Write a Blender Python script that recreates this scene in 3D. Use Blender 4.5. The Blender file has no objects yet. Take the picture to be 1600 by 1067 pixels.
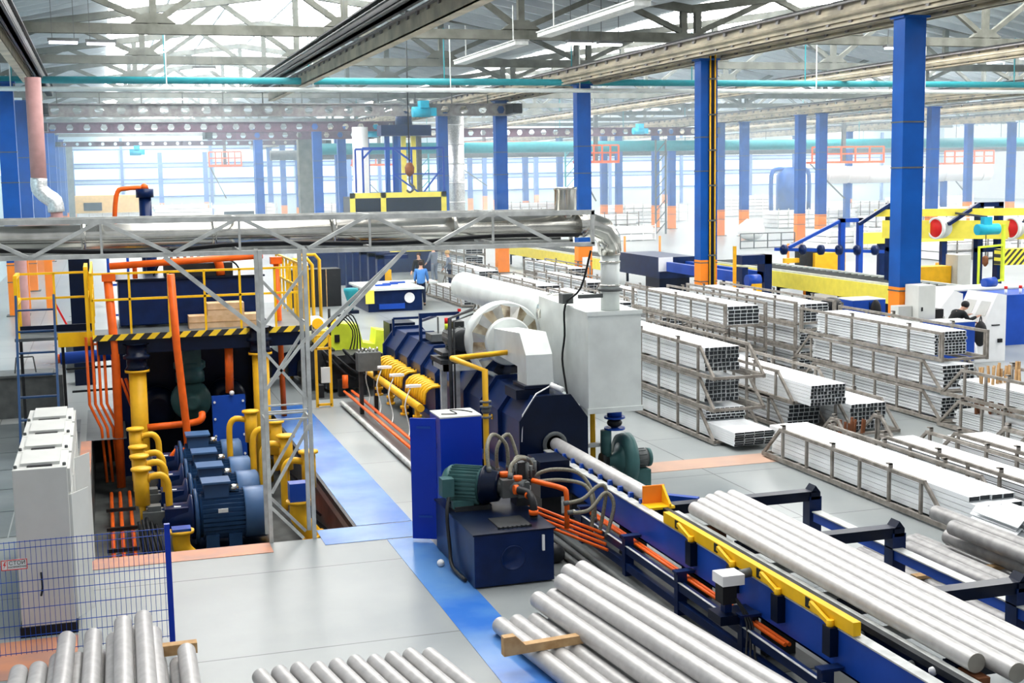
import bpy, bmesh, math, random
from math import sin, cos, pi, radians, sqrt, atan2
from mathutils import Vector, Matrix
random.seed(7)
D = bpy.data; S = bpy.context.scene; COL = S.collection
# ---------------------------------------------------------------- camera, world, exposure
def setup_camera():
    yaw, pitch, roll, f = radians(17.22), radians(7.24), radians(-0.95), 2050.0
    fw = Vector((sin(yaw)*cos(pitch), cos(yaw)*cos(pitch), -sin(pitch)))
    r = Vector((cos(yaw), -sin(yaw), 0)); u = r.cross(fw)
    r2 = r*cos(roll) + u*sin(roll); u2 = -r*sin(roll) + u*cos(roll)
    cd = D.cameras.new('camera'); co = D.objects.new('camera', cd); COL.objects.link(co)
    m = Matrix.Identity(4)
    for i in range(3):
        m[i][0] = r2[i]; m[i][1] = u2[i]; m[i][2] = -fw[i]; m[i][3] = (0, 0, 5.1)[i]
    co.matrix_world = m
    cd.sensor_width = 36; cd.lens = 36*f/1600; cd.clip_end = 600; cd.clip_start = .1
    S.camera = co
setup_camera()
W = D.worlds.new('world'); S.world = W; W.use_nodes = True
bg = W.node_tree.nodes['Background']; bg.inputs[0].default_value = (.9, .95, 1, 1); bg.inputs[1].default_value = .85
S.view_settings.view_transform = 'Standard'; S.view_settings.look = 'None'
S.view_settings.exposure = -0.42; S.view_settings.gamma = 1; S.view_settings.use_curve_mapping = False
SKYLIGHT = 9.5
# ---------------------------------------------------------------- materials
MATS = {}
def mat(name, rgb, rough=.5, metal=0, var=.12, scale=4, bump=0, rgb2=None, spec=.22):
    if name in MATS: return MATS[name]
    m = D.materials.new(name); m.use_nodes = True; nt = m.node_tree; b = nt.nodes['Principled BSDF']
    b.inputs['Roughness'].default_value = rough; b.inputs['Metallic'].default_value = metal
    if spec is not None: b.inputs['Specular IOR Level'].default_value = spec
    tc = nt.nodes.new('ShaderNodeTexCoord'); n = nt.nodes.new('ShaderNodeTexNoise')
    n.inputs['Scale'].default_value = scale; n.inputs['Detail'].default_value = 4
    cr = nt.nodes.new('ShaderNodeValToRGB')
    c2 = rgb2 if rgb2 else tuple(max(0, c*(1-var)) for c in rgb)
    cr.color_ramp.elements[0].position = .35; cr.color_ramp.elements[1].position = .65
    cr.color_ramp.elements[0].color = (*c2, 1); cr.color_ramp.elements[1].color = (*rgb, 1)
    L = nt.links.new
    L(tc.outputs['Object'], n.inputs['Vector']); L(n.outputs['Fac'], cr.inputs['Fac']); L(cr.outputs['Color'], b.inputs['Base Color'])
    if bump:
        bp = nt.nodes.new('ShaderNodeBump'); bp.inputs['Strength'].default_value = bump; bp.inputs['Distance'].default_value = .02
        L(n.outputs['Fac'], bp.inputs['Height']); L(bp.outputs['Normal'], b.inputs['Normal'])
    MATS[name] = m; return m
def emat(name, rgb, st):
    m = mat(name, rgb, .4, var=.03, scale=.3); b = m.node_tree.nodes['Principled BSDF']
    b.inputs['Emission Color'].default_value = (*rgb, 1); b.inputs['Emission Strength'].default_value = st
    return m
def floor_mat():
    m = D.materials.new('epoxy_floor'); m.use_nodes = True; nt = m.node_tree; b = nt.nodes['Principled BSDF']; L = nt.links.new; N = nt.nodes.new
    tc = N('ShaderNodeTexCoord'); n = N('ShaderNodeTexNoise'); n.inputs['Scale'].default_value = .45; n.inputs['Detail'].default_value = 5; n.inputs['Roughness'].default_value = .5
    cr = N('ShaderNodeValToRGB'); cr.color_ramp.elements[0].position = .3; cr.color_ramp.elements[1].position = .68
    cr.color_ramp.elements[0].color = (.19, .215, .22, 1); cr.color_ramp.elements[1].color = (.30, .32, .315, 1)
    br = N('ShaderNodeTexBrick'); br.offset = 0; br.inputs['Scale'].default_value = 1; br.inputs['Mortar Size'].default_value = .012
    br.inputs['Brick Width'].default_value = 6.0; br.inputs['Row Height'].default_value = 3.0
    br.inputs['Color1'].default_value = br.inputs['Color2'].default_value = (1, 1, 1, 1); br.inputs['Mortar'].default_value = (.3, .3, .3, 1)
    mp = N('ShaderNodeMapping'); mp.inputs['Location'].default_value = (2.3, 1.15, 0)
    mx = N('ShaderNodeMixRGB'); mx.blend_type = 'MULTIPLY'; mx.inputs[0].default_value = 1
    L(tc.outputs['Object'], n.inputs['Vector']); L(tc.outputs['Object'], mp.inputs[0]); L(mp.outputs[0], br.inputs['Vector'])
    L(n.outputs['Fac'], cr.inputs['Fac']); L(cr.outputs['Color'], mx.inputs[1]); L(br.outputs['Color'], mx.inputs[2]); L(mx.outputs[0], b.inputs['Base Color'])
    r = N('ShaderNodeMapRange'); r.inputs['To Min'].default_value = .22; r.inputs['To Max'].default_value = .42; b.inputs['Specular IOR Level'].default_value = .3
    L(n.outputs['Fac'], r.inputs['Value']); L(r.outputs[0], b.inputs['Roughness'])
    return m
def stripe_mat(name, c1, c2, period=.24, axis=0, slant=1.0):
    m = D.materials.new(name); m.use_nodes = True; nt = m.node_tree; b = nt.nodes['Principled BSDF']; L = nt.links.new; N = nt.nodes.new
    tc = N('ShaderNodeTexCoord'); sp = N('ShaderNodeSeparateXYZ'); L(tc.outputs['Object'], sp.inputs[0])
    a = N('ShaderNodeMath'); a.operation = 'MULTIPLY_ADD'; L(sp.outputs[2], a.inputs[0]); a.inputs[1].default_value = -slant; L(sp.outputs[axis], a.inputs[2])
    d = N('ShaderNodeMath'); d.operation = 'DIVIDE'; L(a.outputs[0], d.inputs[0]); d.inputs[1].default_value = period
    f = N('ShaderNodeMath'); f.operation = 'FRACT'; L(d.outputs[0], f.inputs[0])
    g = N('ShaderNodeMath'); g.operation = 'GREATER_THAN'; L(f.outputs[0], g.inputs[0]); g.inputs[1].default_value = .5
    mx = N('ShaderNodeMixRGB'); L(g.outputs[0], mx.inputs[0]); mx.inputs[1].default_value = (*c1, 1); mx.inputs[2].default_value = (*c2, 1)
    L(mx.outputs[0], b.inputs['Base Color']); b.inputs['Roughness'].default_value = .5
    return m
FLOOR = floor_mat()
HAZARD = stripe_mat('hazard_stripes', (.02, .02, .02), (.9, .6, .02), .3)
HAZARD2 = stripe_mat('crane_hook_stripes', (.03, .03, .02), (.85, .75, .05), .22)
NAVY = mat('navy_paint', (.004, .018, .085), .3, var=.3)
NAVYD = mat('dark_navy_paint', (.002, .007, .025), .3, var=.3)
BLUE = mat('blue_paint', (.012, .07, .42), .35, var=.25, scale=1.5)
COLB = mat('column_blue', (.001, .082, .38), .34, var=.35, scale=.8)
BLUEC = mat('bright_blue_enamel', (.004, .035, .42), .3, var=.12, scale=1.2)
STEELB = mat('motor_blue', (.02, .06, .15), .35, var=.2)
LBLUE = mat('lane_blue_paint', (.03, .14, .48), .2, rgb2=(.10, .24, .50), scale=.9)
CYAN = mat('hoist_cyan', (.02, .42, .62), .4)
ORANGE = mat('orange_paint', (.85, .13, .012), .4, var=.2)
ORANGEC = mat('column_orange', (.95, .26, .02), .5, var=.15, scale=1)
ORPLATE = mat('worn_orange_floor_paint', (.62, .26, .14), .4, rgb2=(.42, .22, .16), scale=2)
ORPALE = mat('faded_orange_floor_paint', (.52, .34, .25), .35, rgb2=(.42, .29, .23), scale=1.5)
YEL = mat('yellow_paint', (.9, .52, .012), .4, var=.12)
YELP = mat('pipe_yellow', (.85, .46, .02), .42, var=.15)
YELL = mat('pale_yellow_paint', (.88, .76, .10), .5, var=.1)
LIME = mat('lime_paint', (.68, .80, .05), .45, var=.15)
BLACK = mat('black_rubber', (.012, .013, .015), .5)
DARK = mat('dark_grease_steel', (.03, .033, .036), .45, var=.5)
GREYD = mat('dark_grey_metal', (.11, .12, .12), .45, var=.3)
GREEN = mat('grey_green_enamel', (.05, .13, .13), .38, var=.2)
TEAL = mat('teal_pipe_paint', (.02, .26, .30), .4)
CAB = mat('cabinet_grey', (.60, .61, .58), .5, var=.05)
DUCT = mat('galvanised_duct', (.70, .74, .72), .38, metal=.18, var=.14, scale=2.5)
STAIN = mat('stainless_steel', (.66, .65, .60), .2, metal=1, var=.25, scale=3)
TRELL = mat('trellis_grey', (.60, .62, .60), .45, var=.3, scale=6, metal=.2)
RACK = mat('rack_steel', (.15, .135, .115), .6, rgb2=(.27, .25, .225), scale=6)
ALU = mat('aluminium_billet', (.52, .51, .50), .42, metal=.25, var=.16, scale=9)
ALUG = mat('stained_aluminium', (.34, .335, .33), .45, metal=.3, var=.3, scale=6)
ALUE = mat('sawn_billet_end', (.36, .34, .30), .5, metal=.5)
PROF_SHADE = mat('painted_profile_shade', (.035, .04, .045), .7)  # dark colour standing in for the shade inside hollow profiles
PROF = mat('aluminium_profile', (.86, .89, .91), .34, metal=.12, var=.08, scale=2)
CONC = mat('truss_concrete', (.15, .155, .135), .85, rgb2=(.09, .095, .08), scale=1.8)
ROOFM = mat('roof_slab_grey', (.52, .56, .58), .8, rgb2=(.42, .46, .49), scale=.4)
CREAM = mat('runway_cream', (.52, .46, .34), .5, rgb2=(.30, .27, .21), scale=1.1)
GIRD = mat('girder_grey', (.28, .28, .27), .5, rgb2=(.20, .18, .19))
GIRDM = mat('girder_maroon', (.12, .06, .09), .5, var=.3)
WALLM = mat('panel_wall', (.42, .56, .62), .7, var=.15, scale=.2)
WHITE = mat('white_enamel', (.82, .83, .83), .4, var=.05)
WOOD = mat('pale_wood', (.55, .36, .18), .7, rgb2=(.42, .25, .11), scale=8)
WOODL = mat('crate_wood', (.72, .52, .33), .7, rgb2=(.6, .4, .22), scale=6)
RUST = mat('rusty_brown', (.24, .09, .04), .7, var=.4)
PINK = mat('dusty_pink_insulation', (.45, .25, .24), .6)
FOIL = mat('foil_wrap', (.75, .76, .76), .3, metal=.8, var=.3, scale=14, bump=.8)
RED = mat('signal_red', (.75, .02, .02), .4)
HOSE = mat('braided_hose', (.22, .21, .16), .5, var=.4, scale=60)
SKIN = mat('skin', (.62, .36, .25), .6)
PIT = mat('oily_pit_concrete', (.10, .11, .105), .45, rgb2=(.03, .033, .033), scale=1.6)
PLATE = mat('steel_floor_plate', (.13, .15, .155), .35, rgb2=(.08, .095, .10), scale=1.1)
SKYM = emat('skylight_glazing', (1, .985, .965), SKYLIGHT)
WINM = emat('daylit_wall_glazing', (.66, .84, .92), .8)
TUBE = emat('fluorescent_tube', (.9, .86, 1), 14)
# ---------------------------------------------------------------- mesh collector
ORG = {}
class MB:
    def __init__(s): s.b = bmesh.new()
    def _m(s, vs, f): 
        for v in vs: v.co = f(v.co)
    def box(s, x0, y0, z0, x1, y1, z1):
        r = bmesh.ops.create_cube(s.b, size=1)
        for v in r['verts']: v.co = Vector((x0+(v.co.x+.5)*(x1-x0), y0+(v.co.y+.5)*(y1-y0), z0+(v.co.z+.5)*(z1-z0)))
        return s
    def cb(s, c, d): return s.box(c[0]-d[0]/2, c[1]-d[1]/2, c[2]-d[2]/2, c[0]+d[0]/2, c[1]+d[1]/2, c[2]+d[2]/2)
    def bar(s, p, q, w, h=None, roll=0):
        h = h or w; p = Vector(p); q = Vector(q); d = q-p; L = d.length
        if L < 1e-6: return s
        z = d/L; up = Vector((0, 0, 1)) if abs(z.z) < .95 else Vector((0, 1, 0))
        x = up.cross(z).normalized(); y = z.cross(x)
        r = bmesh.ops.create_cube(s.b, size=1)
        for v in r['verts']: v.co = (p+q)/2 + x*(v.co.x*w) + y*(v.co.y*h) + z*(v.co.z*L)
        return s
    def cyl(s, p, q, r, r2=None, n=16, cap=True):
        r2 = r if r2 is None else r2; p = Vector(p); q = Vector(q); z = (q-p).normalized()
        up = Vector((0, 0, 1)) if abs(z.z) < .95 else Vector((0, 1, 0)); x = up.cross(z).normalized(); y = z.cross(x)
        A = []; B = []
        for i in range(n):
            a = 2*pi*i/n; u = x*cos(a)+y*sin(a)
            A.append(s.b.verts.new(p+u*r)); B.append(s.b.verts.new(q+u*r2))
        for i in range(n):
            j = (i+1) % n; f = s.b.faces.new((A[i], A[j], B[j], B[i])); f.smooth = True
        if cap: s.b.faces.new(A[::-1]); s.b.faces.new(B)
        return s
    def tube(s, pts, r, n=10, sub=0):
        pts = [Vector(p) for p in pts]
        if sub:
            out = []
            P = [pts[0]]+pts+[pts[-1]]
            for i in range(1, len(P)-2):
                for k in range(sub):
                    t = k/sub; a, b, c, d = P[i-1:i+3]
                    out.append(.5*((2*b)+(c-a)*t+(2*a-5*b+4*c-d)*t*t+(3*b-a-3*c+d)*t**3))
            pts = out+[pts[-1]]
        rings = []; px = None
        for i, p in enumerate(pts):
            d = (pts[min(i+1, len(pts)-1)]-pts[max(i-1, 0)]).normalized()
            if px is None: 
                up = Vector((0, 0, 1)) if abs(d.z) < .9 else Vector((0, 1, 0)); px = up.cross(d).normalized()
            else: px = (px-d*px.dot(d)).normalized()
            y = d.cross(px); k = 1.0
            if 0 < i < len(pts)-1:
                a = (pts[i]-pts[i-1]).normalized(); b = (pts[i+1]-pts[i]).normalized(); k = 1/max(.5, sqrt(max(.01, (1+a.dot(b))/2)))
            rings.append([s.b.verts.new(p+(px*cos(2*pi*j/n)+y*sin(2*pi*j/n))*r*(k if k < 1.2 else 1.2)) for j in range(n)])
        for A, B in zip(rings, rings[1:]):
            for j in range(n):
                f = s.b.faces.new((A[j], A[(j+1) % n], B[(j+1) % n], B[j])); f.smooth = True
        s.b.faces.new(rings[0][::-1]); s.b.faces.new(rings[-1])
        return s
    def prism(s, poly, p, ax, u, v, L):
        """polygon in (u,v) plane at p, extruded L along ax"""
        p, ax, u, v = map(Vector, (p, ax, u, v))
        A = [s.b.verts.new(p+u*a+v*b) for a, b in poly]; B = [s.b.verts.new(x.co+ax*L) for x in A]; n = len(A)
        s.b.faces.new(A); s.b.faces.new(B[::-1])
        for i in range(n): s.b.faces.new((A[i], B[i], B[(i+1) % n], A[(i+1) % n]))
        return s
    def py(s, poly, y0, y1): return s.prism(poly, (0, y0, 0), (0, 1, 0), (1, 0, 0), (0, 0, 1), y1-y0)
    def px(s, poly, x0, x1): return s.prism(poly, (x0, 0, 0), (1, 0, 0), (0, 1, 0), (0, 0, 1), x1-x0)
    def pz(s, poly, z0, z1): return s.prism(poly, (0, 0, z0), (0, 0, 1), (1, 0, 0), (0, 1, 0), z1-z0)
    def lathe(s, prof, c, ax='z', n=24, cap=True):
        c = Vector(c); A = {'x': Vector((1, 0, 0)), 'y': Vector((0, 1, 0)), 'z': Vector((0, 0, 1))}[ax] if isinstance(ax, str) else Vector(ax).normalized()
        up = Vector((0, 0, 1)) if abs(A.z) < .9 else Vector((1, 0, 0)); x = up.cross(A).normalized(); y = A.cross(x); R = []
        for r, h in prof: R.append([s.b.verts.new(c+A*h+(x*cos(2*pi*j/n)+y*sin(2*pi*j/n))*max(r, .0004)) for j in range(n)])
        for P, Q in zip(R, R[1:]):
            for j in range(n):
                f = s.b.faces.new((P[j], P[(j+1) % n], Q[(j+1) % n], Q[j])); f.smooth = True
        if cap: s.b.faces.new(R[0][::-1]); s.b.faces.new(R[-1])
        return s
    def sph(s, c, r, sc=(1, 1, 1), n=10):
        q = bmesh.ops.create_uvsphere(s.b, u_segments=n*2, v_segments=n, radius=r)
        for v in q['verts']: v.co = Vector((v.co.x*sc[0]+c[0], v.co.y*sc[1]+c[1], v.co.z*sc[2]+c[2]))
        for v in q['verts']:
            for f in v.link_faces: f.smooth = True
        return s
    def build(s, name, m, parent=None, bevel=0):
        bmesh.ops.recalc_face_normals(s.b, faces=s.b.faces)
        me = D.meshes.new(name); s.b.to_mesh(me); s.b.free(); me.materials.append(m)
        o = D.objects.new(name, me); COL.objects.link(o)
        if parent is not None:
            g = ORG.get(parent.name, Vector((0, 0, 0))); o.parent = parent
            me.transform(Matrix.Translation(-g)); ORG[o.name] = g
            # a sub-part's parent is a mesh at its thing's origin
        if bevel:
            b = o.modifiers.new('bevel', 'BEVEL'); b.width = bevel; b.segments = 2; b.limit_method = 'ANGLE'
        return o
def T(name, label, cat, loc=(0, 0, 0), group=None):
    o = D.objects.new(name, None); COL.objects.link(o); o.location = loc; o.empty_display_size = .2
    o['label'] = label; o['category'] = cat
    if group: o['group'] = group
    ORG[o.name] = Vector(loc); return o
def tag(o, label, cat, group=None, kind=None):
    o['label'] = label; o['category'] = cat
    if group: o['group'] = group
    if kind: o['kind'] = kind
    return o
def one(mb, name, m, label, cat, group=None, bevel=0):
    """a thing that is one mesh; its origin is moved to its base"""
    o = mb.build(name, m, None, bevel); me = o.data
    xs = [v.co for v in me.vertices]; c = Vector(((min(v.x for v in xs)+max(v.x for v in xs))/2, (min(v.y for v in xs)+max(v.y for v in xs))/2, min(v.z for v in xs)))
    me.transform(Matrix.Translation(-c)); o.location = c; return tag(o, label, cat, group)
def struct(mb, name, m):
    o = mb.build(name, m); o['kind'] = 'structure'; return o
KIDS = {}
def copy_tree(o, loc=None, label=None, rz=None, parent=None, group=None):
    c = o.copy(); COL.objects.link(c)
    if parent is not None: c.parent = parent
    for ch in o.children: copy_tree(ch, parent=c)
    if loc is not None: c.location = loc
    if label: c['label'] = label
    if rz is not None: c.rotation_euler.z = rz
    if group: c['group'] = group
    return c
ORD = 'nearest,second,third,fourth,fifth,sixth,seventh,eighth,ninth,tenth,eleventh,twelfth,thirteenth,fourteenth,fifteenth,sixteenth'.split(',')
def bevel_all(root, w):
    for c in root.children:
        b = c.modifiers.new('bevel', 'BEVEL'); b.width = w; b.segments = 2; b.limit_method = 'ANGLE'
# ================================================================ SETTING
PX0, PX1, PY0, PY1 = -.42, 3.35, 18.25, 30.6     # the machine pit
f = MB()
for a in ((-60, -20, PX0, 200), (PX1, -20, 140, 200), (PX0, -20, PX1, PY0), (PX0, PY1, PX1, 200)):
    f.box(a[0], a[1], -.3, a[2], a[3], 0)
struct(f, 'floor', FLOOR)
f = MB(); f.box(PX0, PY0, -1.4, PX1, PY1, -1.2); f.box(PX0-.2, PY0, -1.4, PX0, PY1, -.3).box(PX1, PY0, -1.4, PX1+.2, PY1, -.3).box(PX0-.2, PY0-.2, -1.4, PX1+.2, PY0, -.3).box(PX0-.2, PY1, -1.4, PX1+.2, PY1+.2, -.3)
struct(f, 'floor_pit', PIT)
f = MB(); f.box(3.35, 18.7, .001, 4.18, 29.6, .006).box(2.75, 17.85, .001, 4.18, 18.66, .006).box(3.62, 8, .001, 4.2, 17.8, .006)
struct(f, 'trim_1', LBLUE)
f = MB(); f.box(-.42, 17.75, .001, 2.02, 18.25, .007).box(-.62, 18.25, .001, -.42, 26.9, .007)
struct(f, 'trim_2', ORPLATE)
f = MB(); f.box(-2.4, 14.0, .001, -.5, 15.2, .005); struct(f, 'trim_3', ORPLATE)
f = MB(); f.box(8.5, 20.3, .001, 11.35, 21.02, .006); struct(f, 'trim_4', ORPALE)
f = MB()
for i in range(6):
    for j in range(2): f.box(-.65-.9*j-.88, 19.9+i*1.6, .001, -.65-.9*j, 19.9+i*1.6+1.57, .008)
f.box(PX0-.1, 26.9, .001, .25, PY1, .009)
struct(f, 'trim_5', PLATE)
f = MB(); f.box(5.3, 11.5, .001, 6.9, 18.3, .006).box(4.3, 30.0, .001, 7.4, 36, .006); struct(f, 'trim_7', mat('greasy_floor', (.06, .065, .065), .4, rgb2=(.12, .13, .13), scale=2))
# far and left walls: panels with glazed bands
def band_wall(name, x0, x1, y, seg, n0):
    w = MB(); t = MB(); g = MB()
    w.box(x0, y, 0, x1, y+.4, 14)
    bands = [(3.0, 4.6), (5.4, 6.8), (7.6, 9.3)]
    for z0, z1 in bands:
        x = x0+.5
        while x < x1-seg:
            g.box(x, y-.12, z0, x+seg-.9, y-.02, z1); x += seg
    for z0, z1 in bands:
        t.box(x0, y-.2, z0-.22, x1, y-.02, z0-.04); t.box(x0, y-.2, z1+.04, x1, y-.02, z1+.2)
    x = x0+.05
    while x < x1: t.box(x-.2, y-.35, 0, x+.2, y-.02, 11); x += seg
    struct(w, name, WALLM); struct(g, 'window_%d' % n0, WINM); struct(t, 'trim_%d' % (20+n0), COLB)
band_wall('wall_back', -9, 135, 190, 12, 1)
w = MB(); w.box(-5.6, 34, 0, -5.2, 190, 12.5); struct(w, 'wall_left', WALLM)
g = MB()
for i in range(12): g.box(-5.2, 38+i*12.1, 5.5, -5.12, 46+i*12.1, 9)
struct(g, 'window_2', WINM)
# roof: folded slabs with glazed monitors, one nave after another
NAVES = [(-5.6, 20), (20, 47), (47, 74), (74, 101), (101, 128)]
slab = MB(); glz = MB(); fr = MB()
for a, b in NAVES:
    w = b-a; m1 = a+w*.25; m2 = a+w*.72
    for y in range(12, 190, 12):
        # sloping slabs either side
        for (xa, za, xb, zb) in ((a, 11.6, m1, 13.0), (m2, 13.0, b, 11.6)):
            slab.prism([(xa, za), (xb, zb), (xb, zb+.18), (xa, za+.18)], (0, y, 0), (0, 1, 0), (1, 0, 0), (0, 0, 1), 11.9)
        # ribs under slabs
        for k in range(8):
            yy = y+.7+k*1.5
            slab.prism([(a, 11.3), (m1, 12.72), (m1, 13.0), (a, 11.6)], (0, yy, 0), (0, 1, 0), (1, 0, 0), (0, 0, 1), .12)
            slab.prism([(m2, 12.72), (b, 11.3), (b, 11.6), (m2, 13.0)], (0, yy, 0), (0, 1, 0), (1, 0, 0), (0, 0, 1), .12)
        glz.box(m1+.1, y+.1, 14.2, m2-.1, y+11.8, 14.25)
        for x in (m1, m2): glz.box(x-.03, y+.2, 13.2, x+.03, y+11.6, 14.0)
        for k in range(5):
            x = m1+(m2-m1)*k/4; fr.bar((x, y, 14.1), (x, y+12, 14.1), .12)
        for k in range(3): fr.bar((m1, y+k*4, 14.1), (m2, y+k*4, 14.1), .12)
struct(slab, 'ceiling', ROOFM); struct(glz, 'window_3', SKYM); struct(fr, 'trim_6', ROOFM)
# roof trusses: every one a thing
def truss(a, b, label, loc):
    t = T('roof_truss', label, 'roof truss', (0, 0, 0), 'concrete roof trusses')
    w = b-a; zb = 10.3; c = MB()
    c.box(a, -.16, zb-.17, b, .16, zb+.17)
    c.build('bottom_chord', CONC, t)
    tp = MB(); n = 4; xs = [a+.3+(w-.6)*i/n for i in range(n+1)]
    def zt(x): return 11.4+1.9*(1-abs((x-(a+b)/2)/(w/2)))
    tp.bar((a, 0, zt(a)), ((a+b)/2, 0, zt((a+b)/2)), .3, .3); tp.bar(((a+b)/2, 0, zt((a+b)/2)), (b, 0, zt(b)), .3, .3); tp.build('top_chord', CONC, t)
    for i, x in enumerate(xs):
        v = MB(); v.bar((x, 0, zb), (x, 0, zt(x)), .24, .24)
        if 0 < i < n: v.prism([(-.75, 0), (.75, 0), (.28, .34), (-.28, .34)], (x, -.13, zb+.2), (0, 1, 0), (1, 0, 0), (0, 0, 1), .26)
        v.build('vertical_post', CONC, t)
    for i in range(n):
        x0, x1 = xs[i], xs[i+1]; m = (x0+x1)/2
        MB().bar((x0, 0, zb+.2), (m, 0, zt(m)), .2, .2).build('diagonal', CONC, t)
        MB().bar((m, 0, zt(m)), (x1, 0, zb+.2), .2, .2).build('diagonal', CONC, t)
    t.location = loc; return t
NV = ['left nave', 'second nave', 'third nave', 'fourth nave', 'far right nave']
for ni, (a, b) in enumerate([(-4.9, 22.4), (22.4, 49.6), (49.6, 76.8), (76.8, 104)]):
    p = None
    for k in range(10 if ni == 0 else 8):
        y = 48+12.1*k+(24.2 if ni == 3 else 0)
        lab = 'grey concrete roof truss over the %s, %s from the camera' % (NV[ni], ORD[k])
        if p is None: p = truss(a, b, lab, (0, y, 0))
        else: copy_tree(p, (0, y, 0), lab)
# columns
def column(h, w=.62, dd=.5, top=.6):
    t = T('steel_column', '', 'column', (0, 0, 0))
    sh = MB(); sh.box(-w/2, -dd/2, 2.06, w/2, dd/2, h); sh.build('shaft', COLB, t)
    b = MB(); b.box(-w/2-.002, -dd/2-.002, 0, w/2+.002, dd/2+.002, 2.06); b.build('painted_base', ORANGEC, t)
    q = MB(); q.box(-w/2-.12, -dd/2-.12, 0, w/2+.12, dd/2+.12, .04); q.build('base_plate', GREYD, t)
    c = MB()
    c.box(-w/2-.08, -dd/2-.06, h, w/2+.08, dd/2+.06, h+.06); c.build('cap', COLB, t)
    for z in (1.3, 1.95, 5.1, 6.25): MB().box(-w/2-.015, -dd/2-.015, z, w/2+.015, dd/2+.015, z+.035).build('cable_tie_band', GREYD, t)
    return t
col = column(8.85)
rows = [('main row beside the extrusion line', 20.0, [29.4+12.2*k for k in range(13)])]
first = True
for y in rows[0][2]:
    k = rows[0][2].index(y); lab = 'blue column with orange foot under the nearest double crane runway, %s from the camera' % ORD[k]
    o = col if first else copy_tree(col, label=lab)
    o['label'] = lab; o.location = (19.8 if k == 0 else 20, y, 0); o['group'] = 'columns of the main row'; first = False
fr_ = [('right-hand row, ', (50.2, 71.8)), ('', (47.15, 80.07)), ('', (46.8, 82.3)), ('', (48.3, 93.6)), ('', (47.0, 95.2)), ('', (49.3, 109.6)), ('', (49.2, 113)), ('', (47.8, 118.6)), ('', (46.8, 120)), ('', (47.2, 134)), ('', (47.2, 146)), ('', (47.2, 158)), ('', (47.2, 170))]
for k, (_, (x, y)) in enumerate(fr_):
    copy_tree(col, (x, y, 0), 'blue column with orange foot in the second row to the right, %s from the camera' % ORD[k], group='columns of the second row')
for k, (x, y) in enumerate([(76, 97.3), (73.6, 100), (73.5, 119.4), (74.5, 132), (74.5, 144), (74.5, 156), (74.5, 168)]):
    copy_tree(col, (x, y, 0), 'blue column with orange foot in the third row to the right, %s from the camera' % ORD[k], group='columns of the third row')
for k in range(11):
    copy_tree(col, (-3.25-.1*(k % 2), 54+k*12.1, 0), 'blue column with orange foot along the left wall, %s from the camera' % ORD[k], group='columns along the left wall')
for k, (x, y) in enumerate(((12.7, 112), (11.9, 104), (14.4, 91), (17.5, 99))): copy_tree(col, (x, y, 0), 'hazy blue column in the left nave among the flues, %s of four' % ['farthest', 'leftmost', 'nearest', 'rightmost'][k], group='columns among the flues')
for k, (y0, y1) in enumerate(((45.5, 54), (34.5, 43))): one(MB().box(14.4, y0, 9.7, 14.9, y1, 9.86).box(14.36, y0, 9.84, 14.94, y1, 9.88).bar((14.65, y0+1, 9.8), (14.65, y0+1, 11.2), .04).bar((14.65, y1-1, 9.8), (14.65, y1-1, 11.2), .04), 'cable_channel', TRELL, 'pale suspended channel under the roof left of the main columns, %s one' % ['far', 'near'][k], 'cable channel', 'pale channels')
for k, x in enumerate((8, 14, 27, 34, 54, 62)):
    copy_tree(col, (x, 186.5, 0), 'distant hazy blue column before the end wall, %s from its left end' % ['first', 'second', 'third', 'fourth', 'fifth', 'sixth'][k], group='columns before the end wall')
# ladder-like service pipes on second column
t = T('cable_conduit', 'pair of yellow conduits clipped to the second column of the main row', 'conduit', (20.1, 41.3, 0))
for x in (20.02, 20.2): MB().tube([(x, 41.3, .1), (x, 41.3, 9.2)], .03, 6).build('conduit_pipe', YELP, t)
MB().box(19.98, 41.32, .1, 20.24, 41.345, 9).build('backing_plate', NAVYD, t)
for k in range(7): MB().box(19.96, 41.25, 1+k*1.2, 20.26, 41.34, 1.05+k*1.2).build('clip', GREYD, t)
# crane runways
def ibeam(mb, x, y0, y1, zb, h, bw, tf=.05):
    mb.box(x-bw/2, y0, zb, x+bw/2, y1, zb+tf); mb.box(x-bw/2, y0, zb+h-tf, x+bw/2, y1, zb+h); mb.box(x-.02, y0, zb, x+.02, y1, zb+h)
def runway(x, y0, y1, z, label, m=CREAM, h=.62, bw=.34, stiff=1.15, rail=True, cable=True):
    t = T('crane_runway', label, 'crane runway', (x, y0, z), 'overhead crane runway beams')
    b = MB(); zl = z+h*.2 if cable else z-.012; hb = h*.7; b.box(x-bw*.46, y0, zl, x+bw*.46, y1, z+hb)
    b.box(x-bw*.22, y0, z, x+bw*.22, y1, z+h).box(x-bw*.46, y0, z, x+bw*.46, y1, z+.05); b.build('girder', m, t)
    b = MB(); b.box(x-bw*.72, y0, z+h-.05, x+bw*.72, y1, z+h); y = y0+.4
    while y < y1:
        b.px([(y-.11, z+h-.04), (y+.11, z+h-.04), (y+.05, z+hb-.01), (y-.05, z+hb-.01)], x-bw*.44, x+bw*.44)
        if cable: b.px([(y-.6, zl+.01), (y-.42, zl+.01), (y-.47, z+.04), (y-.55, z+.04)], x-bw*.4, x+bw*.4)
        y += stiff
    b.build('top_plate', GIRD if m is CREAM else m, t)
    if rail: r = MB(); r.box(x-.04, y0, z+h, x+.04, y1, z+h+.09); r.build('rail', DARK, t)
    if cable:
        r = MB(); r.cyl((x-bw/2-.12, y0, z+h*.45), (x-bw/2-.12, y1, z+h*.45), .035, n=6); r.build('conductor_bar', m, t)
    return t
runway(19.45, 12, 178, 8.92, 'cream steel crane runway girder on top of main column row, left of the pair')
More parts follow.
